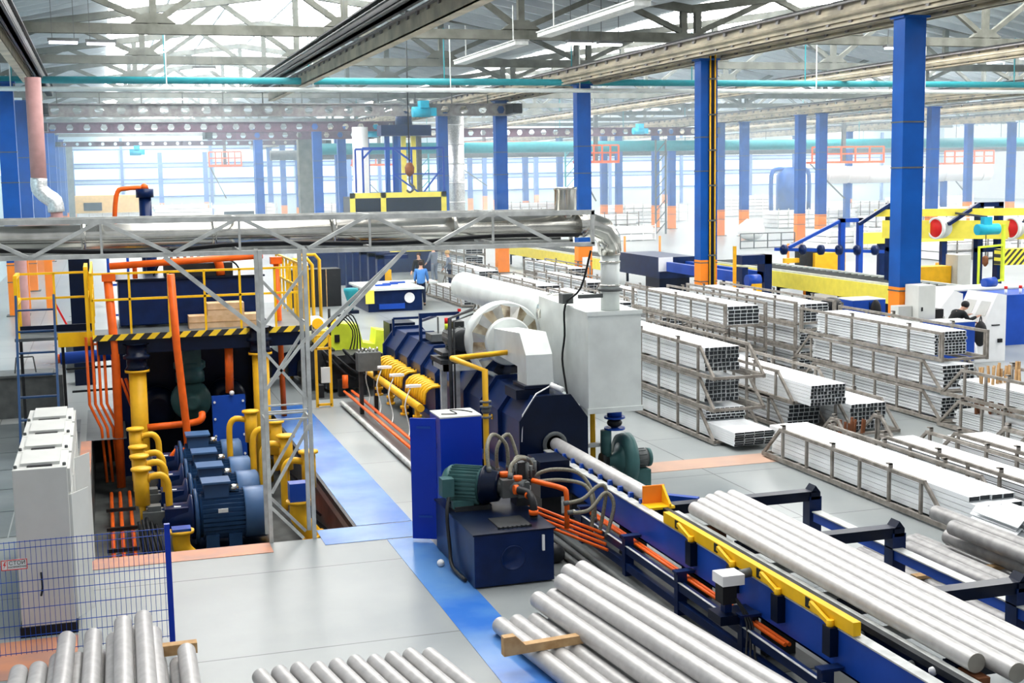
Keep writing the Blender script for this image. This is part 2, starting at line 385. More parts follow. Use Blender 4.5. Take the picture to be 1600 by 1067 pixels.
runway(20.75, 12, 178, 8.92, 'cream steel crane runway girder on top of main column row, right of the pair')
runway(46.6, 40, 178, 8.92, 'cream crane runway girder over the second column row, left of the pair')
runway(48.2, 40, 178, 8.92, 'cream crane runway girder over the second column row, right of the pair')
runway(73.6, 70, 178, 8.92, 'distant cream crane runway girder over the third column row')
runway(8.2, 14, 65.4, 8.85, 'grey suspended crane track above the middle of the left nave', CREAM, .55, .3, cable=False)
runway(7.55, 14, 65.4, 9.35, 'dark suspended busbar track beside the middle crane track', DARK, .4, .5, .9)
runway(-2.45, 20, 66, 8.92, 'pale crane runway girder along the left wall', CREAM, .6, .3, cable=False)
runway(-2.0, 20, 66, 9.1, 'dark cable track inside the left wall runway', DARK, .4, .3)
runway(33.2, 20, 150, 9.15, 'slim crane track hanging in the middle of the second nave', CREAM, .5, .3)
runway(35.0, 20, 150, 9.4, 'dark crane track with red conductor beside the slim one in the second nave', GIRD, .45, .3)
runway(58.5, 50, 170, 8.9, 'distant crane track hanging in the third nave')
# castellated crane girders with hexagonal holes
def castellated(x0, x1, y, zb, h, m, label, pitch=.95, r=None):
    t = T('crane_girder', label, 'crane girder', (x0, y, zb), 'castellated crane girders')
    b = MB(); r = r or h*.30; n = int((x1-x0)/pitch); zc = zb+h/2
    b.box(x0, y-.15, zb, x1, y+.15, zb+.04); b.box(x0, y-.15, zb+h-.04, x1, y+.15, zb+h)
    p = (x1-x0)/n
    for i in range(n):
        a = x0+i*p; c = a+p/2
        hexa = [(c-r*1.15, zc), (c-r*.6, zc+r), (c+r*.6, zc+r), (c+r*1.15, zc), (c+r*.6, zc-r), (c-r*.6, zc-r)]
        up = [(a, zc), (hexa[0]), hexa[1], hexa[2], hexa[3], (a+p, zc), (a+p, zb+h-.03), (a, zb+h-.03)]
        lo = [(a, zc), (a, zb+.03), (a+p, zb+.03), (a+p, zc), hexa[3], hexa[4], hexa[5], hexa[0]]
        b.py(up, y-.012, y+.012); b.py(lo, y-.012, y+.012)
    b.build('perforated_web', m, t)
    e = MB(); e.box(x0-.25, y-1.3, zb+h*.1, x0+.25, y+1.3, zb+h*.9); e.build('end_carriage', DARK, t)
    e = MB(); e.box(x1-.25, y-1.3, zb+h*.1, x1+.25, y+1.3, zb+h*.9); e.build('end_carriage', DARK, t)
    return t
castellated(-2.3, 20.4, 65.5, 8.12, .62, GIRD, 'grey crane girder with hexagonal holes crossing the left nave, nearest')
castellated(-3.0, 18.6, 84, 8.02, .62, GIRDM, 'maroon crane girder with hexagonal holes behind the grey one')
castellated(21.5, 46.5, 96, 7.95, .65, GIRDM, 'maroon crane girder with hexagonal holes crossing the second nave')
castellated(7.5, 19.5, 96.5, 7.9, .62, GIRDM, 'short maroon crane girder behind the silver flue in the left nave')
castellated(-3, 18.5, 112, 7.9, .4, GIRDM, 'faint distant crane girder with lamps in the left nave')
# guard rail along nearest girder
t = T('girder_guard_rail', 'thin grey guard rail above the nearest crane girder', 'guard rail', (-2, 65.9, 8.8))
MB().bar((-1.8, 65.5, 9.25), (19.5, 65.5, 9.25), .05).build('hand_rail', GREYD, t)
for k in range(12): MB().bar((-1.7+k*1.9, 65.5, 8.74), (-1.7+k*1.9, 65.5, 9.25), .05).build('rail_post', GREYD, t)
# hoists
def hoist(x, y, z, drop, label, hook=True):
    t = T('chain_hoist', label, 'hoist', (x, y, z), 'electric hoists')
    MB().cyl((x-.55, y, z), (x+.35, y, z), .26, n=14).build('drum', CYAN, t)
    MB().box(x-.2, y-.3, z+.2, x+.25, y+.3, z+.55).build('trolley', CYAN, t)
    MB().box(x+.35, y-.22, z-.2, x+.65, y+.22, z+.2).build('gear_box', CYAN, t)
    if hook:
        MB().cyl((x, y, z-.2), (x, y, z-drop), .03, n=6).build('rope', DARK, t)
        h = MB(); h.box(x-.16, y-.08, z-drop-.55, x+.16, y+.08, z-drop); h.build('hook_block', RUST, t)
        h = MB(); h.tube([(x, y, z-drop-.5), (x, y, z-drop-.8), (x+.15, y, z-drop-1.0), (x, y, z-drop-1.15), (x-.13, y, z-drop-1.0)], .045, 6, 3); h.build('hook', DARK, t)
    return t
hoist(15.7, 65.1, 8.3, 1, 'cyan electric hoist hanging on the nearest crane girder', False)
hoist(17.0, 84.35, 7.9, 1, 'dark cyan hoist on the maroon girder behind', False)
hoist(3.0, 111.65, 7.4, 1, 'small distant cyan hoist under the far left crane girder', False)
hoist(40.2, 95.4, 8.3, 1, 'distant hoist at the right end of the second nave girder', False)
# teal pipes across
for k, (y, z, r, m, lb) in enumerate([(54.5, 9.03, .14, TEAL, 'teal pipe crossing the whole hall under the roof, nearest'), (53.5, 8.62, .09, DUCT, 'grey pipe crossing the hall below the nearest teal pipe'), (104.6, 7.35, .45, TEAL, 'thick distant teal duct crossing the hall under the roof'), (122, 7.2, .45, GREYD, 'thick distant grey duct crossing the hall')]):
    b = MB(); b.cyl((-4.9 if y < 100 else 15, y, z), (100, y, z), r, n=12)
    for i in range(18):
        if y < 100 or i > 3: b.bar((-3+i*5.7, y, z), (-3+i*5.7, y, 11.25), .04)
    one(b, 'overhead_pipe', m, lb, 'pipe', 'pipes under the roof')
# ceiling lights
def lamp(x, y, z, label):
    t = T('ceiling_light', label, 'ceiling light', (x, y, z), 'hanging tube lights')
    MB().box(x-.5, y-.15, z, x+.5, y+.15, z+.1).build('housing', GREYD, t)
    for dy in (-.08, .08): MB().cyl((x-.45, y+dy, z-.04), (x+.45, y+dy, z-.04), .035, n=8).build('tube', TUBE, t)
    for dx in (-.35, .35): MB().bar((x+dx, y, z+.1), (x+dx, y, z+2.6), .02).build('hanger', GREYD, t)
lamp(-.9, 47, 9.75, 'glowing tube light under the nearest roof truss, far left'); lamp(.3, 47.3, 9.75, 'tube light under the nearest truss, second from the left')
lamp(8.2, 47, 9.9, 'tube light under the nearest truss beside the middle crane track'); lamp(17.4, 47, 9.95, 'tube light under the nearest truss left of the second column, left of two'); lamp(18.7, 47.2, 9.95, 'tube light under the nearest truss left of the second column, right of two')
lamp(4.6, 59.4, 9.9, 'tube light under the second truss above the press'); lamp(31, 47, 9.95, 'tube light in the second nave right of the near column')
# silver flue, concrete chimney, white flues behind
b = MB(); b.cyl((21.3, 80, 0), (21.3, 80, 9), .55, n=20)
for k in range(7): b.lathe([(.56, 0), (.6, .05), (.56, .1)], (21.3, 80, 1+k*1.2), n=20)
one(b, 'silver_flue', FOIL, 'foil-wrapped silver flue standing behind the column left of centre', 'flue')
b = MB(); b.cyl((15.7, 82, 0), (15.7, 82, 8.2), .5, n=18)
one(b, 'round_flue', WHITE, 'plain white round flue standing left of the dark machine frame', 'flue')
b = MB(); b.box(14.0, 97, 0, 15.1, 98, 8.4); 
for k in range(5): b.box(13.95, 96.95, .8+k*1.5, 15.15, 98.05, .86+k*1.5)
one(b, 'concrete_pillar', CONC, 'weathered concrete pillar in the distance of the left nave', 'pillar')
# pinkish pipe on left wall
t = T('insulated_riser', 'pink insulated riser pipe with foil elbow on the left wall', 'pipe', (-1.9, 47.5, 0))
MB().tube([(-1.95, 47.5, 8.6), (-1.95, 47.5, 5.1)], .26, 14).build('pink_pipe', PINK, t)
MB().tube([(-1.95, 47.5, 5.25), (-1.95, 47.5, 4.9), (-1.75, 47.5, 4.65), (-1.5, 47.5, 4.45), (-1.45, 47.5, 4.1)], .27, 14, 3).build('foil_elbow', FOIL, t)
MB().tube([(-1.45, 47.5, 4.1), (-1.5, 47.5, 3.8), (-2.0, 47.5, 3.65), (-2.6, 47.5, 3.5), (-2.7, 47.5, 3), (-2.7, 47.5, 0)], .2, 12, 3).build('lower_bend', PINK, t)
b = MB(); b.box(-5.15, 150, 0, -2.6, 150.4, 9); one(b, 'concrete_partition', CONC, 'pale concrete partition slab far down the left wall', 'wall panel')
# ================================================================ FURNACE LINE
FX = 6.55   # line axis
def octa(hw, z0, zs, zt, ht, g=0): 
    return [(FX-hw-g, z0), (FX+hw+g, z0), (FX+hw+g, zs+g*.4), (FX+ht+g*.4, zt+g), (FX-ht-g*.4, zt+g), (FX-hw-g, zs+g*.4)]
t = T('billet_furnace', 'long navy octagonal gas furnace with grey boxes and ducts above it', 'furnace', (FX, 23.5, 0))
SEG = [19.05+i*1.0 for i in range(4)]
OC = (.53, .42, 1.30, 1.66, .27)
b = MB(); b.py(octa(*OC), 19.04, 23.0); b.build('front_body', NAVY, t)
b = MB(); b.py(octa(*OC), 23.0, 29.2); b.build('rear_body', NAVY, t)
b = MB(); b.py(octa(*OC, .035), 19.0, 19.05); b.build('end_plate', NAVYD, t)
MB().lathe([(.2, -.02), (.2, -.05), (.14, -.05), (.14, -.02)], (FX, 19.0, .93), 'y', 24).build('billet_port', GREYD, t)
for y in [20.1, 21.15, 22.2, 23.1, 24.3, 25.5, 26.7, 27.9, 29.15]:
    MB().py(octa(*OC, .065), y-.035, y+.035).build('rib_plate', NAVY, t)
b = MB(); b.box(FX-.66, 19.1, .38, FX-.5, 29.2, .48).box(FX+.5, 19.1, .38, FX+.66, 29.2, .48); b.build('side_sill', NAVY, t)
for y in (19.5, 21.5, 23.4, 25.2, 27, 28.9):
    b = MB()
    for s in (-1, 1): b.box(FX+s*.5-.06, y-.06, 0, FX+s*.5+.06, y+.06, .42)
    b.build('leg', NAVYD, t)
for y in (20.6, 24.9, 26.1): MB().box(FX-.545, y-.03, 1.08, FX-.53, y+.03, 1.16).build('door_latch', YELP, t)
b = MB(); b.box(FX-.5, 19.35, 1.6, FX+.05, 19.95, 1.75); b.build('duct_flange', NAVYD, t)
b = MB(); b.cyl((FX+.02, 19.2, 1.83), (FX+.17, 19.05, 1.76), .045, n=10); b.tube([(FX+.05, 19.2, 1.83), (FX-.25, 19.1, 1.72), (FX-.5, 19.02, 1.42), (FX-.53, 19.0, 1.0)], .012, 6); b.build('thermocouple', WHITE, t)
# burner manifolds, yellow combs
for (ya, yb, n) in ((25.9, 28.6, 11), (23.9, 25.6, 9)):
    c = MB()
    for i in range(n):
        y = ya+(yb-ya)*(i+.5)/n
        c.tube([(FX-.55, y, 1.12), (FX-.72, y, 1.12), (FX-.86, y, 1.02), (FX-.88, y, .80)], .033, 8, 2)
    c.build('burner_comb', YELP, t)
m_ = MB(); m_.cyl((FX-1.02, 23.7, .78), (FX-1.02, 28.7, .78), .075, n=12); m_.build('gas_manifold', YELP, t)
for y in (24.0, 25.1, 26.4, 27.6): 
    b = MB(); b.cyl((FX-1.02, y, .78), (FX-1.02, y, .42), .05, n=10).cyl((FX-1.02, y, .55), (FX-1.02, y, .6), .09, n=10).cyl((FX-1.02, y, .42), (FX-1.02, y, .46), .09, n=10); b.build('drop_pipe', YELP, t)
for y in (24.4, 25.9, 27.1, 28.3):
    v = MB(); v.box(FX-1.08, y-.035, 1.07, FX-.84, y+.035, 1.12).cyl((FX-1.14, y, 1.1), (FX-.9, y, 1.1), .035, n=8); v.build('igniter_block', WHITE, t)
    v = MB(); v.tube([(FX-1.05, y, 1.06), (FX-1.2, y-.15, .75), (FX-1.15, y-.3, .35), (FX-1.25, y-.6, .2)], .014, 6, 3); v.build('igniter_wire', TRELL, t)
for k in range(4): MB().cyl((FX-1.18-.09*k, 19.5 if k < 2 else 21, .17+.07*(k % 2)), (FX-1.18-.09*k, 29.5, .17+.07*(k % 2)), .028, n=8).build('service_pipe', ORANGE, t)
MB().cyl((FX-1.6, 21, .07), (FX-1.6, 29.0, .07), .05, n=8).build('grey_conduit', TRELL, t)
# screen frame on top (rear)
b = MB()
for x in (FX-.35, FX+.45):
    b.bar((x, 26.4, 1.7), (x, 26.4, 2.25), .06)
b.bar((FX-.38, 26.4, 2.25), (FX+.48, 26.4, 2.25), .07); b.bar((FX-.35, 26.4, 2.12), (FX+.2, 27.3, 2.12), .05); MB().bar((FX-.5, 28.4, 1.6), (FX-.5, 28.4, 1.98), .05).bar((FX-.5, 28.4, 1.98), (FX+.4, 28.4, 1.98), .05).build('rear_hoop', NAVY, t)
b.build('top_frame', NAVY, t); b = MB(); b.box(FX-.2, 26.1, 1.72, FX+.35, 26.6, 1.86).bar((FX, 26.3, 1.8), (FX, 26.3, 2.2), .03); b.build('actuator', GREYD, t)
MB().box(FX+.46, 26.38, 2.28, FX+.52, 26.44, 2.34).build('red_beacon', RED, t)
# grey platform stand carrying the burner fan
t = T('fan_platform', 'pale grey steel stand straddling the furnace under the burner fan', 'platform', (FX, 22.3, 0))
for x in (FX-.92, FX-.68): MB().box(x-.05, 22.25, 0, x+.05, 22.35, 1.72).build('leg', TRELL, t)
MB().box(FX+.75, 22.25, 0, FX+.85, 22.35, 1.72).build('leg', TRELL, t)
b = MB(); b.box(FX-1.0, 21.9, 1.72, FX+1.0, 22.0, 1.84).box(FX-1.0, 22.7, 1.72, FX+1.0, 22.8, 1.84).box(FX-1.0, 21.9, 1.72, FX-.92, 22.8, 1.84).box(FX+.92, 21.9, 1.72, FX+1.0, 22.8, 1.84); b.build('top_frame', TRELL, t)
b = MB(); b.box(FX-1.05, 21.95, 1.84, FX-.3, 22.7, 1.92).box(FX-1.0, 22.0, 1.98, FX-.35, 22.65, 2.04); b.build('motor_rails', DARK, t)
t = T('fan_motor', 'dark grey electric motor on rails left of the burner fan disc', 'motor', (FX-.7, 22.3, 2.04))
b = MB(); b.cyl((FX-.66, 21.9, 2.26), (FX-.66, 22.6, 2.26), .2, n=22)
for i in range(16): b.bar((FX-.66+.2*cos(i*pi/8), 22.05, 2.26+.2*sin(i*pi/8)), (FX-.66+.2*cos(i*pi/8), 22.55, 2.26+.2*sin(i*pi/8)), .02, .03)
b.build('motor_body', GREYD, t); MB().lathe([(.2, 0), (.19, -.05), (.12, -.06), (.02, -.06)], (FX-.66, 21.9, 2.26), 'y', 22).build('fan_cowl', DARK, t)
MB().box(FX-.8, 22.0, 2.02, FX-.52, 22.6, 2.08).build('foot', DARK, t); MB().box(FX-.76, 22.15, 2.44, FX-.56, 22.4, 2.56).build('terminal_box', DARK, t)
# fan housing volute
t = T('burner_fan', 'large polished fan disc with stained rim and square elbow duct down to the furnace', 'fan', (FX+.1, 21.3, 1.9))
cx, cz, R = FX-.03, 2.28, .66
def ring(b, y0, y1, r0, r1, n=40):
    b.lathe([(r0, 0), (r1, y1-y0)], (cx, y0, cz), 'y', n)
b = MB(); 
b.lathe([(R, .3), (R, 0), (R-.02, -.02)], (cx, 21.4, cz), 'y', 48); b.prism([(0, R), (.62, .28), (1.02, -.02), (1.02, -.12), (.58, -.18), (0, -.3)], (cx, 21.42, cz), (0, 1, 0), (1, 0, 0), (0, 0, 1), .26); b.build('volute_casing', DUCT, t)
# radial petals between rim and hub, alternating bright and brown steel
TINT = mat('brown_steel', (.62, .56, .42), .22, 1, rgb2=(.26, .19, .12), scale=5)
n = 22; pet = [MB(), MB()]
for i in range(n):
    a0, a1 = 2*pi*i/n, 2*pi*(i+1)/n; P = pet[i % 2]; V = []
    for (r, a, y) in ((R-.02, a0, 21.385), (R-.02, a1, 21.385), (.4, a1, 21.28), (.4, a0, 21.28)): V.append(P.b.verts.new((cx+r*cos(a), y+(.02 if (i % 2) ^ (a == a1) else 0), cz+r*sin(a))))
    W_ = [P.b.verts.new(v.co+Vector((0, .03, 0))) for v in V]
    P.b.faces.new(V); P.b.faces.new(W_[::-1])
    for k in range(4): P.b.faces.new((V[k], W_[k], W_[(k+1) % 4], V[(k+1) % 4]))
pet[0].build('inlet_cone_petals', STAIN, t); pet[1].build('tinted_petals', TINT, t)
MB().lathe([(.41, .08), (.41, -.01), (.39, -.03)], (cx, 21.22, cz), 'y', 32).build('hub_disc', DUCT, t)
b = MB(); # square elbow: comes forward from hub then goes down
ex0, ex1 = FX-.3, FX+.14
b.px([(21.2, 2.52), (19.75, 2.60), (19.45, 2.28), (19.4, 1.76), (19.9, 1.76), (19.9, 2.05), (21.2, 2.1)], ex0, ex1)
b.build('elbow_duct', DUCT, t); MB().box(ex0-.06, 19.34, 1.76, ex1+.06, 19.96, 1.81).build('duct_flange', NAVYD, t)
# big box duct
t = T('recuperator_box', 'tall pale grey sheet metal box duct beside the furnace with flue pipe on top', 'duct', (7.6, 20, 1.3))
b = MB(); b.px([(19.0, 2.95), (21.4, 3.02), (21.4, 2.0), (20.6, 1.62), (19.0, 1.38)], 7.13, 8.02); b.build('box_body', DUCT, t)
b = MB(); b.box(7.11, 18.98, 1.36, 8.04, 19.02, 1.44).box(7.11, 18.985, 2.9, 8.04, 19.02, 2.965); b.build('edge_fold', DUCT, t)
MB().cyl((7.45, 21.35, 2.72), (7.45, 27.5, 2.72), .3, n=28).build('round_side_duct', DUCT, t)
MB().cyl((7.45, 21.3, 2.72), (7.45, 21.55, 2.72), .33, n=28).build('duct_collar', STAIN, t)
t = T('blower_box_cable', 'black cable with grey junction box hanging down the sheet metal box', 'cable', (7.1, 19.9, 1.3))
MB().tube([(7.3, 19.3, 3.9), (7.2, 19.5, 3.3), (7.08, 19.9, 3.0), (7.08, 19.95, 2.5), (7.07, 20.05, 2.1), (7.07, 19.9, 1.7), (7.07, 19.8, 1.4), (7.08, 19.8, .4)], .018, 6, 4).build('cable', BLACK, t)
MB().box(7.02, 19.85, 3.02, 7.2, 20.05, 3.18).build('junction_box', GREYD, t)
# blue pillar and blue pipe to blower, blower
t = T('combustion_blower', 'dark green centrifugal blower with motor under the sheet metal box', 'blower', (8.1, 19.3, 0))
bx, bz = 8.02, .5
b = MB(); b.lathe([(.28, -.1), (.41, -.09), (.43, 0), (.43, .08), (.3, .1)], (8.05, 19.4, bz), 'x', 40); b.build('scroll_casing', GREEN, t)
b = MB(); b.lathe([(.09, -.36), (.1, -.22), (.16, -.14), (.3, -.09)], (8.05, 19.4, bz), 'x', 24); b.build('inlet_cone', GREEN, t)
MB().lathe([(.13, -.42), (.13, -.36), (.1, -.36), (.1, -.3)], (8.05, 19.4, bz), 'x', 16).build('inlet_flange', DARK, t)
b = MB(); b.cyl((7.72, 19.4, bz+.08), (7.72, 19.4, 1.0), .09, n=16); b.build('outlet_neck', GREEN, t)
b = MB(); b.cyl((8.16, 19.4, bz), (8.42, 19.4, bz), .15, n=20)
for i in range(12): b.bar((8.18, 19.4+.15*cos(i*pi/6), bz+.15*sin(i*pi/6)), (8.38, 19.4+.15*cos(i*pi/6), bz+.15*sin(i*pi/6)), .02)
b.build('motor', GREYD, t); b = MB(); b.lathe([(.155, 0), (.15, .06), (.1, .07)], (8.42, 19.4, bz), 'x', 20); b.build('motor_cowl', GREEN, t)
b = MB(); b.box(8.16, 19.2, 0, 8.42, 19.62, .34); b.build('pedestal', GREEN, t)
b = MB(); b.prism([(-.35, 0), (.35, 0), (.1, .3), (-.1, .3)], (7.98, 19.4, 0), (1, 0, 0), (0, 1, 0), (0, 0, 1), .1); b.build('foot', GREEN, t)
t.location.x -= .15
t = T('air_damper', 'navy flanged pipe with black rubber bellows between box and blower', 'pipe', (7.72, 19.4, 1.0))
MB().cyl((7.72, 19.4, 1.22), (7.72, 19.4, 1.42), .12, n=18).build('upper_pipe', BLUE, t)
for z in (1.02, 1.2): MB().lathe([(.17, 0), (.17, .03)], (7.72, 19.4, z-.015), n=18).build('flange', BLUE, t)
MB().sph((7.72, 19.4, 1.11), .125, (1, 1, .62)).build('rubber_bellows', BLACK, t)
# gas pipe verticals
b = MB(); b.tube([(5.45, 19.0, .15), (5.45, 19.0, 2.15), (5.2, 20.0, 2.22), (6.6, 20.6, 2.2)], .042, 10); 
t = T('gas_pipe', 'yellow gas pipe rising beside the royal blue cabinet and bending over the furnace', 'pipe', (5.45, 19, .1))
b.build('pipe_run', YELP, t)
for z in (1.42, 1.58, 1.66): MB().lathe([(.09, 0), (.09, .025)], (5.45, 19.0, z), n=14).build('pipe_flange', GREYD, t)
b = MB(); b.lathe([(.05, 0), (.075, .04), (.05, .09)], (5.45, 19.0, 1.49), n=12); b.build('valve_body', GREYD, t)
MB().tube([(5.2, 19.0, .15), (5.45, 19.0, .15)], .042, 8).build('foot_bend', YELP, t)
b = MB(); b.cyl((7.42, 19.6, 0), (7.42, 19.6, 1.5), .045, n=10); one(b, 'gas_riser', YELP, 'thin yellow riser pipe between furnace end and blower', 'pipe')
b = MB(); b.box(7.2, 19.5, 0, 7.3, 19.6, 1.5).box(7.2, 19.45, .72, 7.66, 19.55, .78); one(b, 'box_support', TRELL, 'pale grey post with side bracket right of the furnace end', 'support')
b = MB(); b.box(7.28, 20.2, 0, 7.38, 20.3, 1.7); one(b, 'blue_post', BLUE, 'slim blue post behind the yellow riser pipe', 'support')
# signal beacon
t = T('signal_beacon', 'red and green stack light standing behind the furnace motor', 'beacon', (5.72, 22.3, 1.9))
MB().cyl((5.75, 22.45, 1.92), (5.75, 22.45, 2.4), .02, n=8).build('pole', GREYD, t)
MB().cyl((5.75, 22.45, 2.4), (5.75, 22.45, 2.5), .04, n=12).build('green_lamp', LIME, t); MB().cyl((5.75, 22.45, 2.5), (5.75, 22.45, 2.6), .04, n=12).build('red_lamp', RED, t)
t = T('bent_cable_pole', 'dark bent cable pole rising from the royal blue cabinet', 'pole', (5.5, 21.0, 1.0))
MB().tube([(5.43, 21.0, .3), (5.43, 21.0, 2.75), (5.9, 21.3, 2.85)], .03, 8).build('pole', DARK, t)
MB().tube([(5.5, 21.0, .3), (5.5, 21.0, 2.7), (5.9, 21.25, 2.78)], .015, 6).build('cable', DARK, t)
# ================================================================ CONVEYOR
t = T('billet_conveyor', 'long navy billet infeed conveyor with grey top rails running into the furnace', 'conveyor', (6.5, 12, 0))
b = MB(); b.box(6.36, 7.0, .45, 6.44, 18.95, .845).box(6.36, 7.0, .45, 6.5, 18.95, .47); b.build('left_beam', BLUE, t)
MB().box(6.35, 7.0, .845, 6.47, 18.95, .86).build('left_top_flange', TRELL, t)
b = MB(); b.box(6.64, 7.0, .45, 6.7, 15.2, .80).box(6.7, 15.2, .45, 6.76, 18.95, .8); b.build('right_beam', NAVYD, t)
MB().box(6.7, 7.0, .78, 6.84, 15.0, .81).build('right_top_flange', TRELL, t)
MB().box(6.63, 7.0, .80, 6.7, 15.2, .86).build('chain_guide', DARK, t)
MB().box(6.44, 7.0, .5, 6.64, 18.9, .55).build('trough', DARK, t)
for i in range(14):
    y = 8+i*.8; MB().lathe([(.05, -.09), (.03, 0), (.05, .09)], (6.6 if y > 15 else 6.54, y, .74), 'x', 12).build('roller', GREYD, t)
for y in (8.2, 10, 12, 14, 16, 18): MB().box(6.45, y-.06, 0, 6.8, y+.06, .5).build('stand', DARK, t)
for i in range(10): MB().box(6.44, 15.3+i*.37, .8, 6.5, 15.36+i*.37, .92).build('guide_lug', BLUE, t)
# side frame
t = T('pipe_support_frame', 'low navy steel frame with posts and rails along the conveyor, carrying orange pipes', 'frame', (6.1, 12, 0))
for y in (8.7, 10.3, 11.9, 13.5, 15.1, 16.7):
    b = MB(); b.box(6.12, y-.05, 0, 6.24, y+.05, .52).box(6.1, y-.06, .5, 6.34, y+.06, .53); b.build('post', NAVY, t)
for z in (.08, .3): 
    b = MB(); b.box(6.13, 7.5, z, 6.2, 17.0, z+.1); b.build('rail', NAVY, t)
b = MB(); b.box(6.12, 7.5, .4, 6.15, 17.0, .405); 
for k in range(2): MB().cyl((6.26+.05*k, 11.2, .42), (6.26+.05*k, 16.9, .42), .022, n=8).build('orange_pipe', ORANGE, t)
b.build('flange_strip', TRELL, t)
for k in range(3): MB().cyl((5.95-.14*k, 7.5, .05), (5.95-.14*k, 17.6-.3*k, .05), .045, n=8).build('floor_pipe', GREYD, t)
# yellow clamp bar
t = T('clamp_bar', 'bright yellow clamp bar with four levers mounted on the blue conveyor beam', 'clamp bar', (6.42, 12, .86))
MB().box(6.34, 10.1, .87, 6.42, 14.35, 1.0).build('yellow_bar', YEL, t)
for y in (10.45, 11.45, 12.45, 13.5):
    b = MB(); b.bar((6.31, y, .88), (6.31, y+.36, .97), .035, .045); b.cyl((6.31, y, .82), (6.31, y, .92), .035, n=12).box(6.3, y-.02, .84, 6.36, y+.04, .9); b.build('lever', YEL, t)
    b = MB(); b.box(6.27, y-.07, .58, 6.36, y+.07, .86); b.build('lever_bracket', NAVYD, t)
    b = MB(); b.box(6.333, y+.42, .89, 6.343, y+.5, .99); b.build('slot', BLACK, t)
t = T('limit_switch_motor', 'white and black small geared motor on a bracket beside the yellow bar', 'motor', (6.1, 12.1, .6))
MB().box(5.95, 11.95, .82, 6.2, 12.2, .93).build('white_housing', WHITE, t); MB().box(5.96, 11.97, .62, 6.12, 12.15, .82).build('black_body', BLACK, t)
MB().cyl((6.2, 12.1, .88), (6.36, 12.1, .9), .05, n=12).build('shaft_housing', GREYD, t); MB().box(5.9, 11.9, .42, 6.34, 12.2, .52).build('bracket', NAVYD, t); MB().box(6.0, 12.0, .5, 6.08, 12.1, .64).build('stem', NAVY, t)
for k in range(3): MB().tube([(6.1, 12.0, .7), (6.15+.03*k, 11.8, .45), (6.0+.05*k, 11.5, .15), (6.2, 11.4, .05)], .012, 6, 4).build('wire', BLACK, t)
t = T('billet_stop', 'yellow triangular end stop plate on the conveyor behind the billet', 'end stop', (6.6, 15.1, .86))
b = MB(); b.box(6.45, 15.02, .84, 6.8, 15.3, .87); b.build('base_plate', YEL, t); b = MB(); b.box(6.46, 15.26, .86, 6.76, 15.29, 1.1); b.build('stop_plate', ORANGEC, t)
b = MB(); b.px([(15.26, 1.1), (15.26, .86), (15.02, .86), (15.02, .9)], 6.72, 6.75); b.build('gusset', YEL, t)
b = MB(); b.lathe([(.001, 0), (.036, .006), (.04, .03), (.04, .09), (.02, .11)], (6.6, 9.3, .8), 'x', 14); one(b, 'guide_roller', WHITE, 'small white guide roller beside the lower end of the yellow bar', 'roller')
def billet(p, q, r, label, group, name='aluminium_billet', m=None):
    p = Vector(p); q = Vector(q); t = T(name, label, 'billet', tuple(p), group); d = (q-p).normalized()
    MB().cyl(p+d*.004, q-d*.004, r, n=28, cap=False).build('billet_shaft', m or ALU, t)
    e = MB(); e.lathe([(r*.97, 0), (r, .004)], p, d, 28); e.build('sawn_end', ALUE, t)
    e = MB(); e.lathe([(r, 0), (r*.97, .004)], q-d*.004, d, 28); e.build('far_end', ALU, t)
    return t
billet((6.6, 15.35, .93), (6.57, 19.3, .93), .1, 'single aluminium billet lying on the conveyor and entering the furnace end', 'billet on the conveyor')
# loading table
t = T('loading_table', 'dark navy cross-beam loading table carrying the row of long billets', 'billet table', (8, 12, 0))
for y in (15.35, 13.4, 11.15, 9.4):
    x1 = 8.98
    b = MB(); b.box(6.86, y-.07, .68, x1, y+.07, .80).box(6.86, y-.09, .80, x1, y+.09, .815); b.build('cross_arm', NAVYD, t)
    b = MB(); b.prism([(0, 0), (.14, 0), (.14, .1), (.07, .19), (0, .1)], (x1-.08, y-.09, .70), (0, 1, 0), (1, 0, 0), (0, 0, 1), .18); b.build('stop_tip', NAVYD, t)
    if y > 10:
        b = MB(); b.box(x1-.1, y-.09, 0, x1+.08, y+.09, .74); b.build('post', NAVY, t)
for x, z in ((8.9, .42),): MB().box(x, 9, z, x+.1, 15.2, z+.12).build('tie_beam', BLUE, t)
b = MB(); b.box(8.88, 9, .545, 9.02, 15.2, .56); b.build('tie_flange', TRELL, t)
MB().box(6.95, 9, .45, 7.05, 15.4, .68).build('inner_beam', NAVYD, t)
MB().bar((6.95, 15.9, .76), (7.35, 15.5, .76), .1, .12).build('corner_arm', BLUE, t)
for k, y in enumerate((14.3, 12.6, 11.5, 10.4)): MB().box(6.86, y-.12, .70, 7.3, y+.12, .76).build('feed_pad', TRELL, t)
for y in (14.0, 9.05): MB().box(6.88, y-.03, .55, 7.0, y+.25, .8).build('brown_cam', RUST, t)
for k in range(5):
    d = [0, .25, .55, .75, .1][k]
    billet((6.92+.18*k, 9.1+[0, -.3, -.6, -.9, -1.1][k], .905), (6.92+.18*k, 14.7+[0, .15, .3, .42, .2][k], .905), .0885, 'long aluminium billet on the navy loading table, %s from the conveyor' % ORD[k], 'billets on the loading table') if k < 4 else None
billet((7.64, 8.2, .905), (7.64, 15.1, .905), .0885, 'fifth long aluminium billet on the navy loading table, farthest from the conveyor', 'billets on the loading table')
